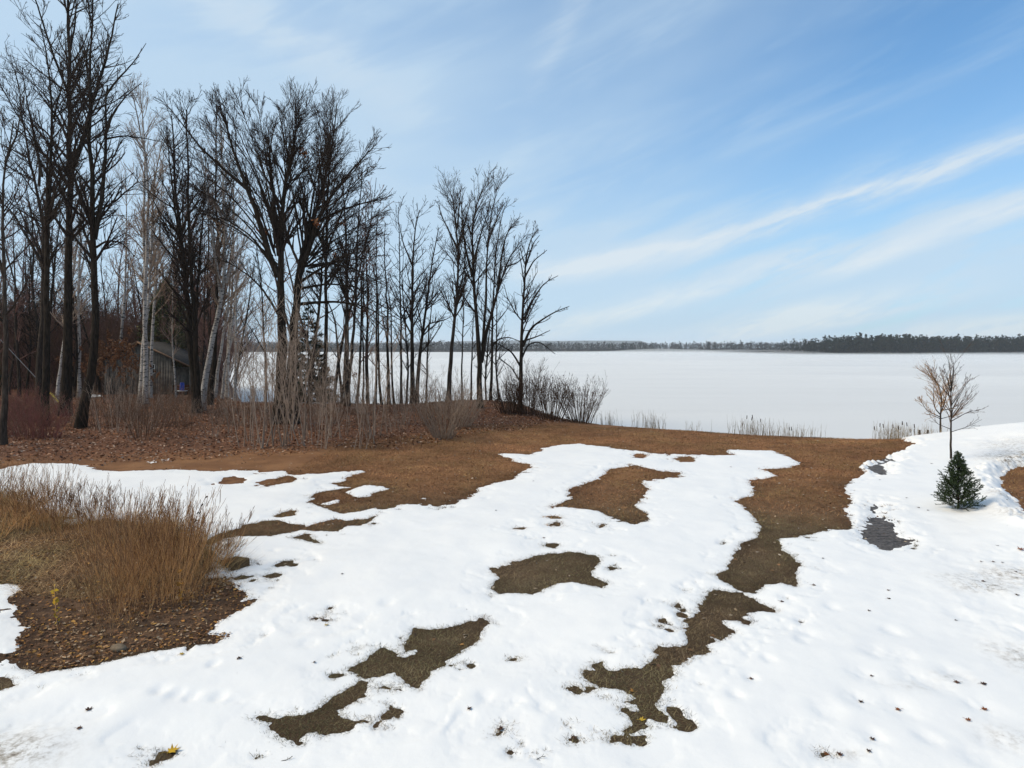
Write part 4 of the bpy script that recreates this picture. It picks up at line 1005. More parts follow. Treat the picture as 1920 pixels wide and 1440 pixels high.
# broad olive cedar behind the cabin
rng = np.random.default_rng(9); ced = empty('cedar_tree', ((312 - 960) / FPX * 73, 73, 0)); tag(ced, 'broad olive green cedar rising behind the cabin roof', 'tree')
mb = MB(); mb.tube([(0, 0, -.2), (0, .05, 4), (.1, 0, 8.6)], [.22, .16, .04], 7); mb.obj('trunk', M_BARKG, ced, True)
n = 9000; f = rng.random(n) ** .9; a = rng.uniform(0, 6.283, n); rad = (2.9 * np.sin(np.pi * np.clip(f * .86 + .13, 0, 1)) ** .75 * (1 - .35 * f)) * (1 + .22 * np.sin(a * 3 + f * 9) + .15 * np.sin(a * 5 - f * 17)) * np.sqrt(rng.uniform(.25, 1, n))
p = np.c_[np.cos(a) * rad, np.sin(a) * rad, .7 + 10.9 * f + rng.normal(0, .15, n)]
mb = MB(); V, F, C = leaves(p, rng, .34, [(.085, .092, .032), (.115, .108, .038), (.055, .064, .028), (.12, .10, .045)]); mb.add(V, F, C); mb.obj('crown', M_NEEDLE, ced)
# ------------------------------------------------------------------ far shore, hills, mist
def far_forest(name, label, d0, d1, x0, x1, htop, n, seed, cols, conifers=.3, slope=0.0):
    rng = np.random.default_rng(seed); x = rng.uniform(x0, x1, n); dy = rng.random(n) ** 1.6; y = d0 + dy * (d1 - d0)
    h = htop(x) * rng.uniform(.72, 1.06, n) ; con = rng.random(n) < conifers; h = np.where(con, h * rng.uniform(1.0, 1.18, n), h)
    zb = LAKE_Z + .3 + dy * 3; k = 24
    t = rng.random((n, k)); a = rng.uniform(0, 6.283, (n, k)); w = np.where(con[:, None], .20 * h[:, None] * (1.02 - t) ** .8, .30 * h[:, None] * np.sin(np.pi * np.clip(t * .95 + .05, 0, 1)) ** .6)
    r = w * np.sqrt(rng.uniform(.2, 1, (n, k)))
    p = np.stack([x[:, None] + np.cos(a) * r, y[:, None] + np.sin(a) * r, zb[:, None] + h[:, None] * (.04 + .96 * t)], -1)
    s = (.15 * h)[:, None, None] * rng.uniform(.5, 1.2, (n, k, 1)); e1 = rng.normal(size=(n, k, 3)); e2 = rng.normal(size=(n, k, 3)); e1 /= np.linalg.norm(e1, axis=2, keepdims=True); e2 /= np.linalg.norm(e2, axis=2, keepdims=True)
    V = np.stack([p - e1 * s * .6, p + e2 * s * .7, p + e1 * s * .6], 2).reshape(-1, 3)
    c = np.array(cols)[np.where(con, 0, rng.integers(1, len(cols), n))] * rng.uniform(.75, 1.25, (n, 1)); C = np.repeat(c, k * 3, 0)
    o = mk(name, V, np.arange(len(V)).reshape(-1, 3), M_NEEDLE, attrs={'Col': C}); tag(o, label, kind='stuff'); return o


FCOL = [(.012, .017, .010), (.036, .026, .020), (.028, .023, .017), (.022, .022, .014)]
prof = lambda x: 11.5 + 2.2 * fbm(x, x * 0, .012, 3, 2) + 1.8 * sstep(120, -420, x)
far_forest('far_shore_forest', 'dark low line of woods along the far lake shore', 1030, 1110, -900, 500, prof, 4000, 1, FCOL, .35)
pp = lambda x: (9.0 + 6.5 * sstep(268, 330, x) + 1.5 * fbm(x, x * 0, .03, 3, 4)) * np.where(x > 395, .92, 1.0)
far_forest('point_forest', 'dark pine wood on the nearer point across the lake at right', 640, 715, 282, 860, pp, 3300, 2, [(.009, .015, .008), (.012, .016, .009), (.018, .016, .011), (.014, .016, .009)], .6)
# tall pines that break the skyline of the point
def pine_variant(seed, h):
    rng = np.random.default_rng(seed); root = empty('pine_tree'); mb = MB(); mb.tube([(0, 0, -.5), (.1, 0, h * .5), (0, 0, h * .97)], [.32, .22, .05], 5); mb.obj('trunk', M_BARK, root)
    P = []
    for i in range(11):
        z = h * (.38 + .6 * i / 10); m = 5
        for j in range(m):
            a = rng.uniform(0, 6.28); l = (.20 * h * (1.1 - z / h) + .05 * h) * rng.uniform(.6, 1.2); q = np.linspace(.2, 1, 6)
            P.append(np.c_[np.cos(a) * l * q, np.sin(a) * l * q, z + .15 * l * q] + rng.normal(0, .25, (6, 3)))
    P = np.concatenate(P); m = MB(); V, F, C = leaves(P, rng, 1.5, [(.014, .022, .012), (.022, .03, .016), (.03, .036, .02)], flat=.4); m.add(V, F, C); m.obj('crown', M_NEEDLE, root); return root


pines = [tag(pine_variant(200 + i, 17.0), 'tall ragged pine standing above the wood on the far point', 'tree', 'tall pines on the far point') for i in range(3)]
for i, px in enumerate((1588, 1596, 1606, 1617, 1628, 1646, 1652, 1661, 1668, 1676, 1690, 1697, 1704, 1712, 1720, 1733, 1748, 1757, 1775, 1792, 1818, 1850, 1880, 1910)):
    d = rnd.uniform(640, 668); place(pines[i % 3], USED, ((px - 960) / FPX * d, d), rnd.uniform(0, 6), rnd.uniform(.86, 1.06) * (1.06 if 1640 < px < 1730 else .94), z=LAKE_Z + .2)
# land under those woods, and a blue ridge far beyond
def ribbon(name, label, pts, mat, wob, seed):
    """Land rising from the water: rows of (y, z) swept along x."""
    xs = np.linspace(pts[0], pts[1], 240); rows = pts[2]; V = []
    for k, (y, z) in enumerate(rows): V.append(np.c_[xs, y + wob * fbm(xs, xs * 0, .006, 3, seed), 0 * xs + z * (1 + (.35 * fbm(xs, xs * 0, pts[3], 3, seed + 1) if z > 5 else 0))])
    V = np.concatenate(V); n = len(xs); i = np.arange(len(rows) - 1)[:, None] * n; j = np.arange(n - 1)[None]
    o = mk(name, V, np.stack([i + j, i + j + 1, i + n + j + 1, i + n + j], -1).reshape(-1, 4), mat, smooth=True); tag(o, label, kind='structure'); return o


M_LAND = plain('far_land', (.07, .055, .042), .95, .1, .3, .05)
ribbon('far_shore', 'low far shore of the lake under the woods', (-1600, 1500, [(1024, LAKE_Z - .4), (1032, LAKE_Z + .4), (1150, 1.5), (1700, 2.5)], .004), M_LAND, 8, 1)
ribbon('point_shore', 'low shore of the nearer point at right', (276, 1100, [(634, LAKE_Z - .4), (640, LAKE_Z + .4), (730, 1.0), (1000, 1.5)], .004), M_LAND, 3, 3)
M_HILL = plain('far_hill', (.05, .06, .055), .95, .1, .2, .004)
ribbon('hills', 'faint blue ridge beyond the far shore', (-4600, 900, [(4300, 0), (4500, 34), (4800, 52), (5300, 30)], .0011), M_HILL, 0, 4)


def volume_box(name, x0, x1, y0, y1, z0, z1, density, color, label):
    mb = MB(); mb.box(((x0 + x1) / 2, (y0 + y1) / 2, (z0 + z1) / 2), (x1 - x0, y1 - y0, z1 - z0))
    m = bpy.data.materials.new(name); m.use_nodes = True; nt = m.node_tree; nt.nodes.clear(); out = nt.nodes.new('ShaderNodeOutputMaterial')
    v = nt.nodes.new('ShaderNodeVolumePrincipled'); v.inputs['Density'].default_value = density; v.inputs['Color'].default_value = (*color, 1); v.inputs['Anisotropy'].default_value = .2
    nt.links.new(v.outputs[0], out.inputs['Volume']); o = mb.obj(name, m); tag(o, label, kind='stuff'); return o


volume_box('haze', -7000, 7000, -600, 7500, -6.5, 70, .00013, (.93, .96, 1.0), 'thin air haze')
volume_box('mist', -34, 1500, 66, 1200, LAKE_Z - .6, LAKE_Z + 1.5, .0040, (1.0, .985, .965), 'low white mist lying on the frozen lake')

def fog_bank(name, x0, x1, y0, y1, nx, ny, density, label):
    """Drifting fog: a closed body whose top rolls between knee height and a few metres over the ice."""
    X, Y = np.meshgrid(np.linspace(x0, x1, nx), np.linspace(y0, y1, ny)); e = np.minimum(np.minimum(sstep(x0, x0 + 120, X), sstep(x1, x1 - 120, X)), np.minimum(sstep(y0, y0 + 120, Y), sstep(y1, y1 - 60, Y)))
    top = LAKE_Z + .25 + e * np.clip(2.3 + 4.2 * fbm(X, Y, .011, 3, 2), .3, 5.6); n = X.size
    V = np.r_[np.c_[X.ravel(), Y.ravel(), top.ravel()], np.c_[X.ravel(), Y.ravel(), np.full(n, LAKE_Z - .45)]]; i = (np.arange(ny - 1)[:, None] * nx); j = np.arange(nx - 1)[None]
    q = np.stack([i + j, i + j + 1, i + nx + j + 1, i + nx + j], -1).reshape(-1, 4); ring = np.concatenate([np.arange(nx), np.arange(1, ny) * nx + nx - 1, (ny - 1) * nx + np.arange(nx - 2, -1, -1), np.arange(ny - 2, 0, -1) * nx]); r2 = np.roll(ring, -1)
    o = mk(name, V, [np.r_[q, q[:, ::-1] + n, np.stack([ring, ring + n, r2 + n, r2], -1)]], bpy.data.materials['mist'].copy()); o.data.materials[0].node_tree.nodes['Principled Volume'].inputs['Density'].default_value = density; tag(o, label, kind='stuff')


fog_bank('fog_bank', 30, 1500, 110, 1010, 90, 60, .0036, 'low drifting fog rolling over the ice towards the point')

# ------------------------------------------------------------------ cabin among the trees
M_PLANK = plain('grey_planks', (.155, .130, .105), .9, .15, .35, 2.0, .2); M_REDW = plain('red_brown_boards', (.13, .052, .030), .85, .2, .3, 3.0)
M_FASCIA = plain('bare_wood_trim', (.22, .135, .085), .8, .2, .2, 4.0); M_ROOF = plain('dark_shingles', (.05, .045, .042), .95, .15, .3, 3.0); M_WHITE = plain('weathered_white_paint', (.62, .60, .56), .7, .3, .08, 4.0)
M_GLASS = plain('dark_glass', (.02, .016, .013), .12, .5, .1, 1.0); M_BLUE = plain('blue_plastic', (.016, .05, .36), .45, .4, .08, 3.0); M_YEL = plain('yellow_plastic', (.55, .40, .03), .5, .4, .1, 3.0)
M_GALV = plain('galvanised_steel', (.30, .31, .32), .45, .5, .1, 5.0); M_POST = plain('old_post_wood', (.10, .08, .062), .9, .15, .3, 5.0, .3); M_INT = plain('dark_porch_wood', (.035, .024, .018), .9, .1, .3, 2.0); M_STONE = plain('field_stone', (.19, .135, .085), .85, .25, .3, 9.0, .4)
KC = 66.0; K = KC / FPX
cab = empty('cabin', ((262 - 960) * K, KC, 0.0)); tag(cab, 'small grey plank cabin with sloping roof and porch behind the birches', 'building')
def lx(px): return (px - 262) * K
def lz(py): return CAM_H + (HOR - py) * K
ridge = lz(642); slope = (lz(642) - lz(686)) / (lx(358) - 0)
rp = random.Random(2); w = .26; i = lx(196)
plank0 = None
while i < lx(322):
    h = ridge - .12 - abs(i + w / 2) * slope; mb = MB(); mb.box((i + w / 2, rp.uniform(-.012, .012), h / 2), (w - .014, .05, h)); mb.obj('plank', M_PLANK, cab); i += w
mb = MB(); mb.box(((lx(196) + lx(322)) / 2, 2.6, 1.25), (lx(322) - lx(196) - .05, 5.0, 2.4)); mb.obj('wall', M_PLANK, cab)
for sgn, xe in ((-1, lx(178)), (1, lx(360))):
    mb = MB(); xr = 0.0; z0, z1 = ridge, ridge - abs(xe) * slope; t = .09
    V = [(xr, -.45, z0), (xe, -.45, z1), (xe, 5.4, z1), (xr, 5.4, z0), (xr, -.45, z0 + t), (xe, -.45, z1 + t), (xe, 5.4, z1 + t), (xr, 5.4, z0 + t)]
    mb.add(V, np.array([(0, 1, 2, 3), (4, 7, 6, 5), (0, 4, 5, 1), (1, 5, 6, 2), (2, 6, 7, 3), (3, 7, 4, 0)])); rf = mb.obj('roof', M_ROOF, cab)
    mb = MB(); V = [(xr, -.50, z0 - .06), (xe, -.50, z1 - .06), (xe, -.455, z1 - .06), (xr, -.455, z0 - .06), (xr, -.50, z0 + .11), (xe, -.50, z1 + .11), (xe, -.455, z1 + .11), (xr, -.455, z0 + .11)]
    mb.add(V, np.array([(0, 1, 2, 3), (4, 7, 6, 5), (0, 4, 5, 1), (1, 5, 6, 2), (2, 6, 7, 3), (3, 7, 4, 0)])); mb.obj('fascia', M_FASCIA, rf)
def window(x0, x1, y0, y1, par, yy=-.05):
    a, b, c, d = lx(x0), lx(x1), lz(y1), lz(y0); mb = MB(); f = .05
    for s in ((a, b, c, c + f), (a, b, d - f, d), (a, a + f, c + f, d - f), (b - f, b, c + f, d - f), (a + f, b - f, (c + d) / 2 - .02, (c + d) / 2 + .02)): mb.box(((s[0] + s[1]) / 2, yy, (s[2] + s[3]) / 2), (s[1] - s[0], .06, s[3] - s[2]))
    wf = mb.obj('window', M_WHITE, par); mb = MB(); mb.box(((a + b) / 2, yy + .01, (c + d) / 2), (b - a - 2 * f, .01, d - c - 2 * f)); mb.obj('pane', M_GLASS, wf)
window(281, 291, 683, 700, cab)
# porch: floor, back wall, posts and boards
mb = MB(); mb.box((lx(340), 1.9, lz(737)), (lx(358) - lx(322), 3.6, .12)); mb.obj('porch_floor', M_INT, cab)
mb = MB(); mb.box((lx(340), 3.6, 1.4), (lx(358) - lx(322), .08, 2.6)); mb.obj('porch_wall', M_INT, cab)
for px in (324, 357): mb = MB(); mb.box((lx(px), -.06, (lz(686) + 0) / 2), (.11, .11, lz(686))); mb.obj('porch_post', M_PLANK, cab)
for k, py in enumerate((724, 729.5, 735, 740.5, 746)): mb = MB(); mb.box((lx(339), -.02 + .01 * (k % 2), lz(py)), (lx(355) - lx(323), .04, .24)); mb.obj('plank', M_REDW, cab)
bench = empty('bench', (cab.location.x + lx(347), KC - .75, 0)); tag(bench, 'small white topped bench at the cabin porch', 'bench')
mb = MB(); mb.box((0, 0, lz(732)), (.95, .5, .07)); mb.obj('seat', M_WHITE, bench)
for sx in (-.4, .4): mb = MB(); mb.box((sx, 0, lz(732) / 2 - .03), (.06, .4, lz(732))); mb.obj('leg', M_POST, bench)
brl = empty('barrel', (cab.location.x + lx(348.5), KC - .75, lz(732) + .036)); tag(brl, 'bright blue plastic barrel on the porch bench', 'barrel')
a = np.linspace(0, 1, 9); mb = MB(); mb.tube(np.c_[a * 0, a * 0, a * .74], .20 * np.array([.9, .97, 1, 1.04, 1.0, 1.04, 1, .97, .9]), 16); mb.obj('body', M_BLUE, brl, True)
mb = MB(); mb.tube([(0, 0, .735), (0, 0, .76)], [.185, .17], 16); mb.box((0, 0, .756), (.24, .24, .01)); mb.obj('lid', M_BLUE, brl)
# yellow guard on a guy wire slanting down among the trunks
g0, g1 = np.array([(70 - 960) / FPX * 53, 53, CAM_H + (HOR - 711) / FPX * 53]), np.array([(113 - 960) / FPX * 52, 52, CAM_H + (HOR - 757) / FPX * 52])
gw = empty('guy_wire_guard', tuple(g1)); tag(gw, 'bright yellow guy wire guard slanting down between the dark left trunks', 'guy wire')
e = g0 - g1
mb = MB(); mb.tube([e * 0, e * .5, e], [.055, .055, .05], 8); mb.obj('guard', M_YEL, gw, True)
mb = MB(); mb.tube([e * .45 + (.14, 0, -.05), e * .10 + (.12, 0, -.14)], [.04, .04], 8); mb.obj('guard', M_YEL, gw, True)
up = e / np.linalg.norm(e); mb = MB(); mb.tube([e, e + up * 2.5, e + up * 5.5], [.012] * 3, 5); mb.tube([e * 0, -up * .8], [.012] * 2, 5); mb.obj('wire', M_GALV, gw)
# two short posts in the reeds at the right shore
for px, y0, y1, lean, lab in ((1724, 806, 829, .02, 'short upright old post in the reeds by the willow'), (1738, 806, 829, .14, 'short leaning old post in the reeds by the willow')):
    c = crest_at(px, .3); x, d, z = c; h = CAM_H + (HOR - y0) / FPX * d - z
    mb = MB(); mb.tube([(0, 0, -.3), (lean * h * .5, 0, h * .5), (lean * h, 0, h)], [.055, .05, .045], 8); mb.box((lean * h, 0, h - .005), (.06, .06, .012)); o = mb.obj('wooden_post', M_POST); o.location = (x, d, z); tag(o, lab, 'post')

# ------------------------------------------------------------------ reeds on the crest
M_REED = bark('dry_reed', (.26, .19, .115), (.44, .34, .22)); M_HEAD = plain('cattail_head', (.05, .03, .02), .9, .1, .2)
def reed_clump(label, px, py, wpx, hpx, n, seed, heads=0, d=None):
    rng = np.random.default_rng(seed); c = crest_at(px, .5); d = c[1]; x0 = (px - 960) / FPX * d; s = d / FPX
    root = empty('reed_clump', (x0, d, float(height(x0, d)))); tag(root, label, 'reeds', 'dry reeds along the shore')
    hz = hpx * s + max(0, (CAM_H - (py - HOR) / FPX * d) - root.location.z); x = rng.normal(0, wpx * s * .28, n); y = rng.normal(0, .35, n); z = height(x + x0, y + d) - root.location.z
    L = hz * rng.uniform(.35, .92, n); P, R = grow(np.c_[x, y, z], np.c_[rng.normal(0, .10, (n, 2)), np.ones(n)], L, np.full(n, .0085), 5, -.01, .05, rng, rend=.25, rmin=.003)
    mb = MB(); put(mb, (P, R), 3)
    m = int(n * .8); j = rng.integers(0, n, m); B = spawn(P[j], R[j], L[j], np.ones(m), .2, .7, (12, 30), .5, 4, -.10, .05, rng, rmin=.004); put(mb, B, 3); tag(mb.obj('stalks', M_REED, root), kind='stuff')
    for q in range(heads):
        t = P[q, -1]; dd = P[q, -1] - P[q, -2]; dd /= np.linalg.norm(dd); mb = MB(); mb.tube([t - dd * .02, t, t + dd * .16, t + dd * .18], [.008, .02, .02, .006], 6); mb.obj('seed_head', M_HEAD, root, True)
    return root
for i, a in enumerate((('thin reeds beside the last rounded shrub', 1140, 793, 50, 26, 46, 0), ('reed tuft on the bank, first one right of the shrubs', 1222, 799, 62, 34, 80, 0), ('sparse few reeds between two fuller tufts', 1298, 803, 22, 18, 18, 0), ('pale reed tuft with dark cattail heads in the middle of the bank', 1418, 810, 95, 34, 130, 5),
                       ('low pale reeds trailing right of the middle tuft', 1495, 814, 75, 26, 80, 2), ('dense dark headed cattails left of the two posts', 1676, 826, 70, 42, 150, 9), ('thin cattails around the two posts', 1732, 826, 60, 32, 60, 3))):
    reed_clump(a[0], a[1], a[2], a[3], a[4], a[5], 300 + i, a[6])

# ------------------------------------------------------------------ the weed bed in front
M_WEED = bark('dry_weed', (.50, .255, .095), (.74, .43, .20)); M_WEEDD = bark('dark_weed_tip', (.15, .075, .038), (.32, .17, .085))
def weed(n, h, spread, seed, lean=.35, mats=(M_WEED, M_WEEDD), side=5, r=.0045, sl=.30, twig=True):
    rng = np.random.default_rng(seed); root = empty('weed_clump'); tag(root, 'clump of dry brown weed stalks in the leafy bed at left', 'weeds', 'dry weed stalks in the bed')
    mb, P, b = stems_mesh(n, h, spread, lean, r, rng, seg=7, side=0, trop=.01, wander=.06); tag(mb.obj('stalks', mats[0], root), kind='stuff')
    L = np.full(n, h * .8); R = np.linspace(r, r * .35, 7)[None].repeat(n, 0); b = spawn(P, R, L, np.full(n, side), .42, 1.0, (8, 24), sl, 5, .07, .04, rng, rmin=.0028, rk=.85, taper=.35)
    c = MB(); put(c, b, 3)
    if twig: put(c, spawn(b[0], b[1], b[2], np.full(len(b[2]), 2), .2, .9, (14, 34), .5, 4, .08, .05, rng, rmin=.002, rk=.8), 3)
    tag(c.obj('plumes', mats[1], root), kind='stuff'); return root
wd = [weed(46, 1.25, .36, 400, .35, side=3, twig=False), weed(40, 1.45, .32, 401, .3, side=4, twig=False), weed(38, 1.05, .42, 402, .5, side=3, twig=False), weed(20, .95, .38, 403, .3, side=5, sl=.4)]
WSPOT = [(215, 1140, 0, 1.0), (255, 1120, 1, 1.0), (300, 1125, 0, 1.05), (335, 1105, 1, 1.0), (360, 1085, 2, 1.0), (240, 1085, 1, .95), (285, 1075, 0, 1.05), (320, 1060, 1, 1.0), (200, 1085, 2, .9), (350, 1050, 0, .95), (385, 1060, 2, .95), (230, 1045, 1, .9), (275, 1035, 2, 1.0), (310, 1020, 0, .9), (180, 1050, 0, .85), (365, 1120, 2, .8), (395, 1035, 2, .85),
         (10, 985, 2, 1.0), (40, 992, 0, 1.0), (75, 990, 3, 1.2), (110, 1000, 0, 1.0), (145, 1005, 3, 1.2), (180, 1010, 1, .85), (215, 1012, 3, 1.2), (20, 960, 1, 1.0), (60, 965, 2, 1.1), (100, 975, 1, .9), (-25, 975, 0, 1.05), (-30, 1010, 2, 1.1), (140, 980, 3, 1.3), (0, 940, 0, 1.05), (40, 945, 2, 1.0), (-45, 940, 1, 1.0), (170, 985, 3, 1.2), (255, 1005, 3, 1.2), (300, 1000, 3, 1.1), (345, 1020, 3, 1.1), (290, 1090, 1, 1.22), (345, 1075, 1, 1.18), (245, 1100, 1, 1.15), (85, 985, 1, 1.2), (375, 1070, 3, 1.3), (330, 1130, 0, .7), (250, 1160, 3, .9), (190, 1160, 3, .8), (215, 1185, 3, .7)]
for px, py, k, s in WSPOT:
    lab = 'dry brown weed clump ' + ('on the front rim of the bed' if py > 1150 else 'in the front of the main thicket' if py > 1095 else 'in the heart of the main thicket' if py > 1030 and px > 190 else 'at the left back corner of the bed' if px < 60 else 'on the back rim against the snow' if px < 200 else 'behind the main thicket')
    place(wd[k], USED, at(px, py)[:2], rnd.uniform(0, 6.28), s * rnd.uniform(.9, 1.1), lab)
s = weed(26, .75, .16, 410, .3, side=3); s.location = at(455, 1095); s['label'] = 'thin arching weed stalks leaning over the snow right of the bed'; s.rotation_euler = (0, .55, 0); del s['group']
s.location = at(405, 1060)
# one mullein-like spike, a yellow-leaved stem, a stone
c = at(350, 1075); mb = MB(); rs = np.random.default_rng(3); q = smooth_line([(0, 0, 0), (.05, 0, .7), (.22, .02, 1.25), (.36, .02, 1.5)], 10); mb.tube(q, np.linspace(.007, .004, 10), 5)
sp2 = empty('seed_spike', tuple(c)); tag(sp2, 'dark brown seed spike leaning right above the weeds', 'plant'); mb.obj('stem', M_WEEDD, sp2)
for t in np.linspace(.72, 1, 7): p = q[int(t * 9)] + rs.normal(0, .008, 3); mb = MB(); mb.tube([p, p + (.03, 0, .03), p + (.045, 0, .04)], [.010, .016, .004], 5); mb.obj('seed_head', M_HEAD, sp2)
YEL = [(.48, .29, .025), (.40, .22, .02), (.55, .36, .05)]
for px, py, hh, lab, n in ((108, 1182, .62, 'single stem hung with yellow leaves in the bed', 26), (342, 1140, .55, 'stem with orange yellow leaves among the weed stalks', 24)):
    r0 = np.random.default_rng(px); yp = empty('yellow_leaved_plant', tuple(at(px, py))); tag(yp, lab, 'plant'); mb = MB(); q = smooth_line([(0, 0, -.03), (-.03, 0, hh * .5), (-.06, 0, hh * 1.3)], 8); mb.tube(q, np.linspace(.006, .003, 8), 5); mb.obj('stem', M_WEED, yp)
    mb = MB(); p = q[r0.integers(2, 7, n)] + np.c_[r0.normal(0, .018, (n, 2)), r0.normal(0, .04, n)]; mb.add(*leaves(p, r0, .075, YEL if n > 24 else [(.42, .20, .04), (.35, .16, .03)])); tag(mb.obj('leaves', M_LEAF, yp), kind='stuff')
def stone(px, py, r, sq, lab, seed):
    r0 = np.random.default_rng(seed); u = np.linspace(0, math.pi, 9); v = np.linspace(0, 2 * math.pi, 14, endpoint=False); U, W_ = np.meshgrid(u, v, indexing='ij'); D = np.stack([np.sin(U) * np.cos(W_), np.sin(U) * np.sin(W_), np.cos(U)], -1).reshape(-1, 3)
    n = fbm(D[:, 0] * 2 + seed, D[:, 1] * 2 + D[:, 2] * 3, .9, 3, 1); V = D * (1 + .22 * n[:, None]) * np.array(sq) * r; i = np.arange(8)[:, None] * 14; j = np.arange(14)[None]; j2 = (j + 1) % 14
    o = mk('stone', V, np.stack([i + j, i + 14 + j, i + 14 + j2, i + j2], -1).reshape(-1, 4), M_STONE, smooth=True); c = at(px, py); o.location = (c[0], c[1], c[2] + r * sq[2] * .35); tag(o, lab, 'stone')
stone(222, 1219, .115, (1.15, .7, .55), 'rounded grey brown stone at the front rim of the bed', 3)

# ------------------------------------------------------------------ litter and turf
def scatter(n, box, test, seed):
    r0 = np.random.default_rng(seed); x = r0.uniform(box[0], box[1], n); y = r0.uniform(box[2], box[3], n); k = test(x, y); return x[k], y[k], r0
LIT = [(.28, .125, .060), (.18, .078, .042), (.33, .18, .105), (.40, .27, .19), (.13, .06, .036), (.25, .105, .05)]
def lit_edge(x): return np.interp(x, [-60, -22, -15, -9, -5, -2, 2.5, 5, 9], [26, 27.5, 28.5, 30, 32.5, 37, 42, 46, 60])
onb = lambda x, y: y < np.interp(x, CREST[:, 0], CREST[:, 1]) + .5
bare = lambda x, y: sample(SNOW_SD, x, y) < -.02
x, y, r0 = scatter(78000, (-48, 4, 24, 64), lambda x, y: (y > lit_edge(x) - 1.5 + 1.5 * vn(x, y, 2)) & onb(x, y) & bare(x, y) & (np.abs(x / y) < .80), 21)
mb = MB(); mb.add(*leaves(np.c_[x, y, height(x, y) + r0.uniform(.01, .07, len(x))], r0, .135, LIT, flat=.72)); tag(mb.obj('leaf_litter', M_LEAF), 'reddish brown fallen leaves covering the ground under the trees', kind='stuff')
BLIT = [(.26, .13, .06), (.36, .20, .095), (.46, .24, .07), (.18, .085, .042), (.12, .060, .034), (.40, .18, .05), (.20, .105, .058), (.46, .32, .20), (.15, .075, .04)]
P_BED = BED; sdb = lambda x, y: psd(x, y, P_BED, .5) < .02
x, y, r0 = scatter(75000, (-16, -4, 9, 22), lambda x, y: sdb(x, y) & (np.abs(x / y) < .85), 22)
k = r0.random(len(x)) < np.clip(.62 + 1.0 * fbm(x, y, 1.1, 3, 3), .22, 1); x, y = x[k][:15000], y[k][:15000]; mb = MB(); mb.add(*leaves(np.c_[x, y, height(x, y) + r0.uniform(.008, .035, len(x))], r0, .050 * r0.uniform(.45, 1.35, len(x)), BLIT, flat=.80, lobes=True)); tag(mb.obj('bed_leaves', M_LEAF), 'tan and ochre fallen leaves lying in the weed bed', kind='stuff')
x, y, r0 = scatter(26000, (-16, 22, 9, 42), lambda x, y: bare(x, y) & onb(x, y) & (y < lit_edge(x) + 2) & (np.abs(x / y) < .80), 23)
x, y = x[:1500], y[:1500]; mb = MB(); mb.add(*leaves(np.c_[x, y, height(x, y) + .015], r0, .085, [(.36, .27, .18), (.22, .12, .06), (.45, .36, .27), (.10, .06, .04)], flat=.8)); tag(mb.obj('lawn_leaves', M_LEAF), 'few scattered pale leaves on the brown lawn', kind='stuff')
# matted dead grass where the snow has gone
RQ = np.random.default_rng(77)
dry = lambda x, y: (psd(x, y, WET[0], .3) > .05) & (psd(x, y, WET[1], .3) > .05)
def blades(n, box, test, seed, hgt, wid, cols, nm, lab):
    x, y, r0 = scatter(n, box, test, seed); m = len(x); a = r0.uniform(0, 6.283, m); le = r0.uniform(.5, 1.3, m) * hgt; tip = np.c_[np.cos(a) * le, np.sin(a) * le, le * r0.uniform(.12, .55, m)]; s = np.c_[-np.sin(a), np.cos(a), np.zeros(m)] * wid; b = np.c_[x, y, height(x, y) - .004]
    V = np.stack([b - s, b + s, b + tip], 1).reshape(-1, 3); f = 1 + .55 * fbm(x, y, .45, 3, 2) + .45 * fbm(x, y, 2.6, 2, 4); g = np.clip(.5 + 1.1 * fbm(x, y, .8, 3, 6), 0, 1)[:, None] * np.array([[.16, .0, .10]]); C = np.repeat(np.array(cols)[r0.integers(0, len(cols), m)] * r0.uniform(.7, 1.3, (m, 1)) * f[:, None] * (1 - g), 3, 0); o = mk(nm, V, np.arange(m * 3).reshape(-1, 3), M_LEAF, attrs={'Col': C}); tag(o, lab, kind='stuff')
blades(900000, (-7, 13, 7, 23), lambda x, y: (sample(SNOW_SD, x, y) < .10) & (psd(x, y, P_BED, .3) > 0) & dry(x, y) & (y + 7 * (RQ.random(len(x)) - .5) + 2 * vn(x * .4, y * .4, 5) < 19.5), 31, .075, .0035, [(.16, .102, .056), (.23, .155, .085), (.105, .068, .042), (.28, .195, .11), (.135, .096, .05)], 'lawn_grass', 'short matted grey brown grass in the snow gaps')
blades(330000, (-8, 19, 15, 40), lambda x, y: (sample(SNOW_SD, x, y) < .10) & (y + 7 * (RQ.random(len(x)) - .5) + 2 * vn(x * .4, y * .4, 5) > 19.5) & onb(x, y) & (y < lit_edge(x) + 3) & dry(x, y), 32, .12, .008, [(.29, .128, .056), (.35, .165, .074), (.20, .088, .040), (.41, .215, .10), (.24, .118, .050)], 'lawn_turf', 'matted orange brown lawn grass towards the lake')

blades(160000, (-18, -4, 9, 24), lambda x, y: (psd(x, y, P_BED, .6) < .12) & (y + .6 * vn(x * .8, y * .8, 3) > 12.5 + .0 * x), 33, .26, .004, [(.46, .26, .115), (.30, .16, .075), (.58, .36, .18), (.17, .09, .05)], 'bed_grass', 'rusty dead grass filling the back of the weed bed')
blades(70000, (-18, -4, 12, 24), lambda x, y: (np.abs(psd(x, y, P_BED, .9)) < .40 + .3 * vn(x * 1.5, y * 1.5, 2)) & (y > 14.2 + .9 * vn(x * .9, y * .9, 4)), 34, .62, .005, [(.46, .26, .115), (.30, .17, .08), (.56, .35, .17), (.17, .09, .05)], 'rim_grass', 'tall tan dead grass along the back rim of the bed')

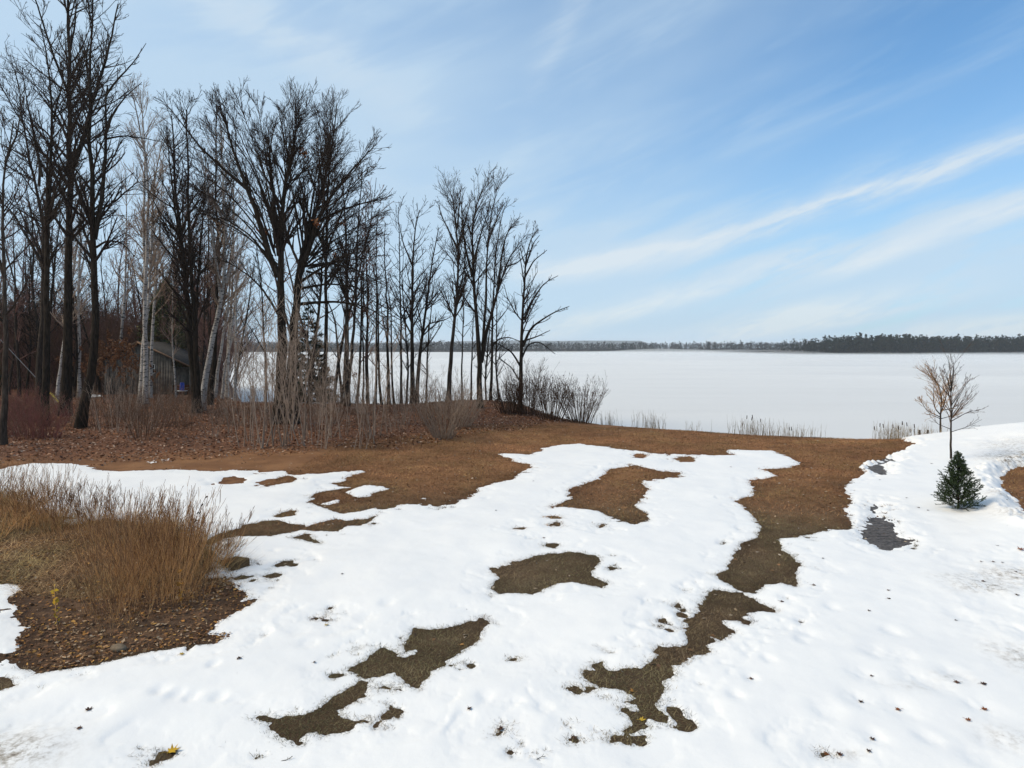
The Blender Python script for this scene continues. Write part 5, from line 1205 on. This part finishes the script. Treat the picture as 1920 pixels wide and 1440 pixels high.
# ------------------------------------------------------------------ single leaves and bits lying on the snow
def one_leaf(size, cols, seed, nm='fallen_leaf'):
    """A lobed, curled leaf with its stalk."""
    r0 = np.random.default_rng(seed); A = np.radians([-90, -52, -28, -8, 14, 34, 60, 76, 90, 104, 120, 146, 166, 188, 208, 232]); Rr = np.array([.34, .55, .42, .86, .50, .92, .46, .70, 1.0, .70, .46, .92, .50, .86, .42, .55]) * r0.uniform(.85, 1.12, 16)
    P = np.c_[np.cos(A) * Rr, np.sin(A) * Rr] * size * .55; cz = lambda q: .9 * (q[:, 0] ** 2) / size * r0.choice([.45, .8]) + .2 * (q[:, 1] ** 2) / size + size * .05 * r0.normal(size=len(q))
    V = np.r_[np.c_[P, cz(P)], [[0, 0, 0]]]; F = np.array([(i, (i + 1) % 16, 16) for i in range(16)]); mb = MB(); c = np.array(cols[0]) * r0.uniform(.75, 1.2, (17, 1))
    mb.add(V - (0, 0, V[:, 2].min()), F, c); s = np.array([(0, -size * .18, 0), (.02 * size, -size * .45, size * .05), (.05 * size, -size * .7, size * .02)]); q, f = tubes(s[None], np.array([[.0022, .0018, .0014]]), 3); mb.add(q + (0, 0, .004), f, c[0]); return mb.obj(nm, M_LEAF)
DKL = [(.06, .03, .02)]; RDL = [(.22, .075, .028)]
def lay(src, px, py, label, group=None, sc=1.0, cat='leaf'):
    c = at(px, py); o = place(src, USED, c[:2], rnd.uniform(0, 6.28), sc); o.location.z += .004; tag(o, label, cat, group)
for i, (px, py, s, cols, lab) in enumerate(((322, 1412, .18, [(.50, .30, .03)], 'curled yellow leaf in a melted slot at the bottom left'), (340, 1231, .09, [(.48, .31, .05)], 'small yellow leaf on the snow just below the weed bed'), (612, 1175, .10, [(.42, .32, .16)], 'pale tan leaf on the snow beside dark specks'), (1203, 1352, .10, [(.52, .33, .04)], 'bright yellow leaf on the dark grass at the foot of the long strip'),
                                               (1186, 1298, .09, [(.38, .18, .05)], 'orange brown leaf on the grass of the long bare strip'), (865, 1210, .09, [(.38, .2, .07)], 'tan leaf on the grey grass of the lower left gap'), (1814, 1358, .085, RDL, 'reddish brown leaf lying flat at lower right'), (1685, 1335, .10, RDL, 'reddish leaf in a snow hollow, left of two'), (1845, 1335, .10, RDL, 'reddish leaf in a snow hollow, right of two'),
                                               (1550, 1415, .08, RDL, 'dark red leaf in a hollow by the bottom edge'), (1636, 1391, .08, DKL, 'dark upturned leaf near the bottom edge'), (1914, 1040, .16, RDL, 'large reddish leaf at the right margin below the brown hollow'), (449, 1242, .10, DKL, 'dark leaf on the snow right of the weed bed tip'), (167, 1335, .11, DKL, 'dark bit on the snow below the weed bed'), (1075, 1386, .10, DKL, 'dark leaf tuft standing in a small melt hole'), (938, 1370, .11, DKL, 'dark clod in a melt hole near the bottom'))):
    o = one_leaf(s, cols, 500 + i); lay(o, px, py, lab)
dk = [one_leaf(.085, DKL if i % 2 == 0 else [(.10, .045, .025)], 520 + i) for i in range(4)]
for i, (px, py) in enumerate(((1543, 1050), (1666, 1111), (1666, 1127), (1630, 1151), (1793, 1168), (1862, 1061), (1907, 1122), (1635, 1273), (1615, 1320), (1795, 1287), (1843, 1290), (1575, 1419), (1630, 1416), (1408, 1278), (1465, 1132), (1525, 1100), (1747, 877), (1722, 955), (1700, 938), (1888, 951), (1870, 1030), (1840, 1060), (1880, 1063), (1845, 1095), (1906, 1082), (148, 1374), (585, 1162), (606, 1163), (589, 1247), (612, 1006), (642, 1081), (1000, 905), (930, 960), (1370, 878), (880, 1335), (1020, 1010), (1650, 905), (1825, 905), (1740, 960))):
    lay(dk[i % 4], px, py, 'small dark leaf lying alone on the snow', 'small dark leaves on the snow', rnd.uniform(.7, 1.25))
# two dead twigs poking from the snow
for i, (px, py, lab) in enumerate(((995, 1428, 'small dark forked twig sticking out of the snow at the bottom'), (520, 1432, 'thin dark twig half sunk in snow near the bottom edge'))):
    r0 = np.random.default_rng(600 + i); c = at(px, py); mb = MB(); P, R = grow(np.array([[0, 0, -.02]]), np.array([[1., .2, .5]]), np.array([.17]), np.array([.006]), 6, 0, .15, r0, rmin=.003); put(mb, (P, R), 4); b = spawn(P, R, np.array([.17]), np.array([4]), .2, .9, (30, 60), .5, 4, .05, .1, r0, rmin=.002); put(mb, b, 3)
    o = mb.obj('twig', M_BARK); o.location = (c[0], c[1], float(surf(c[0], c[1])[0])); tag(o, lab, 'twig')
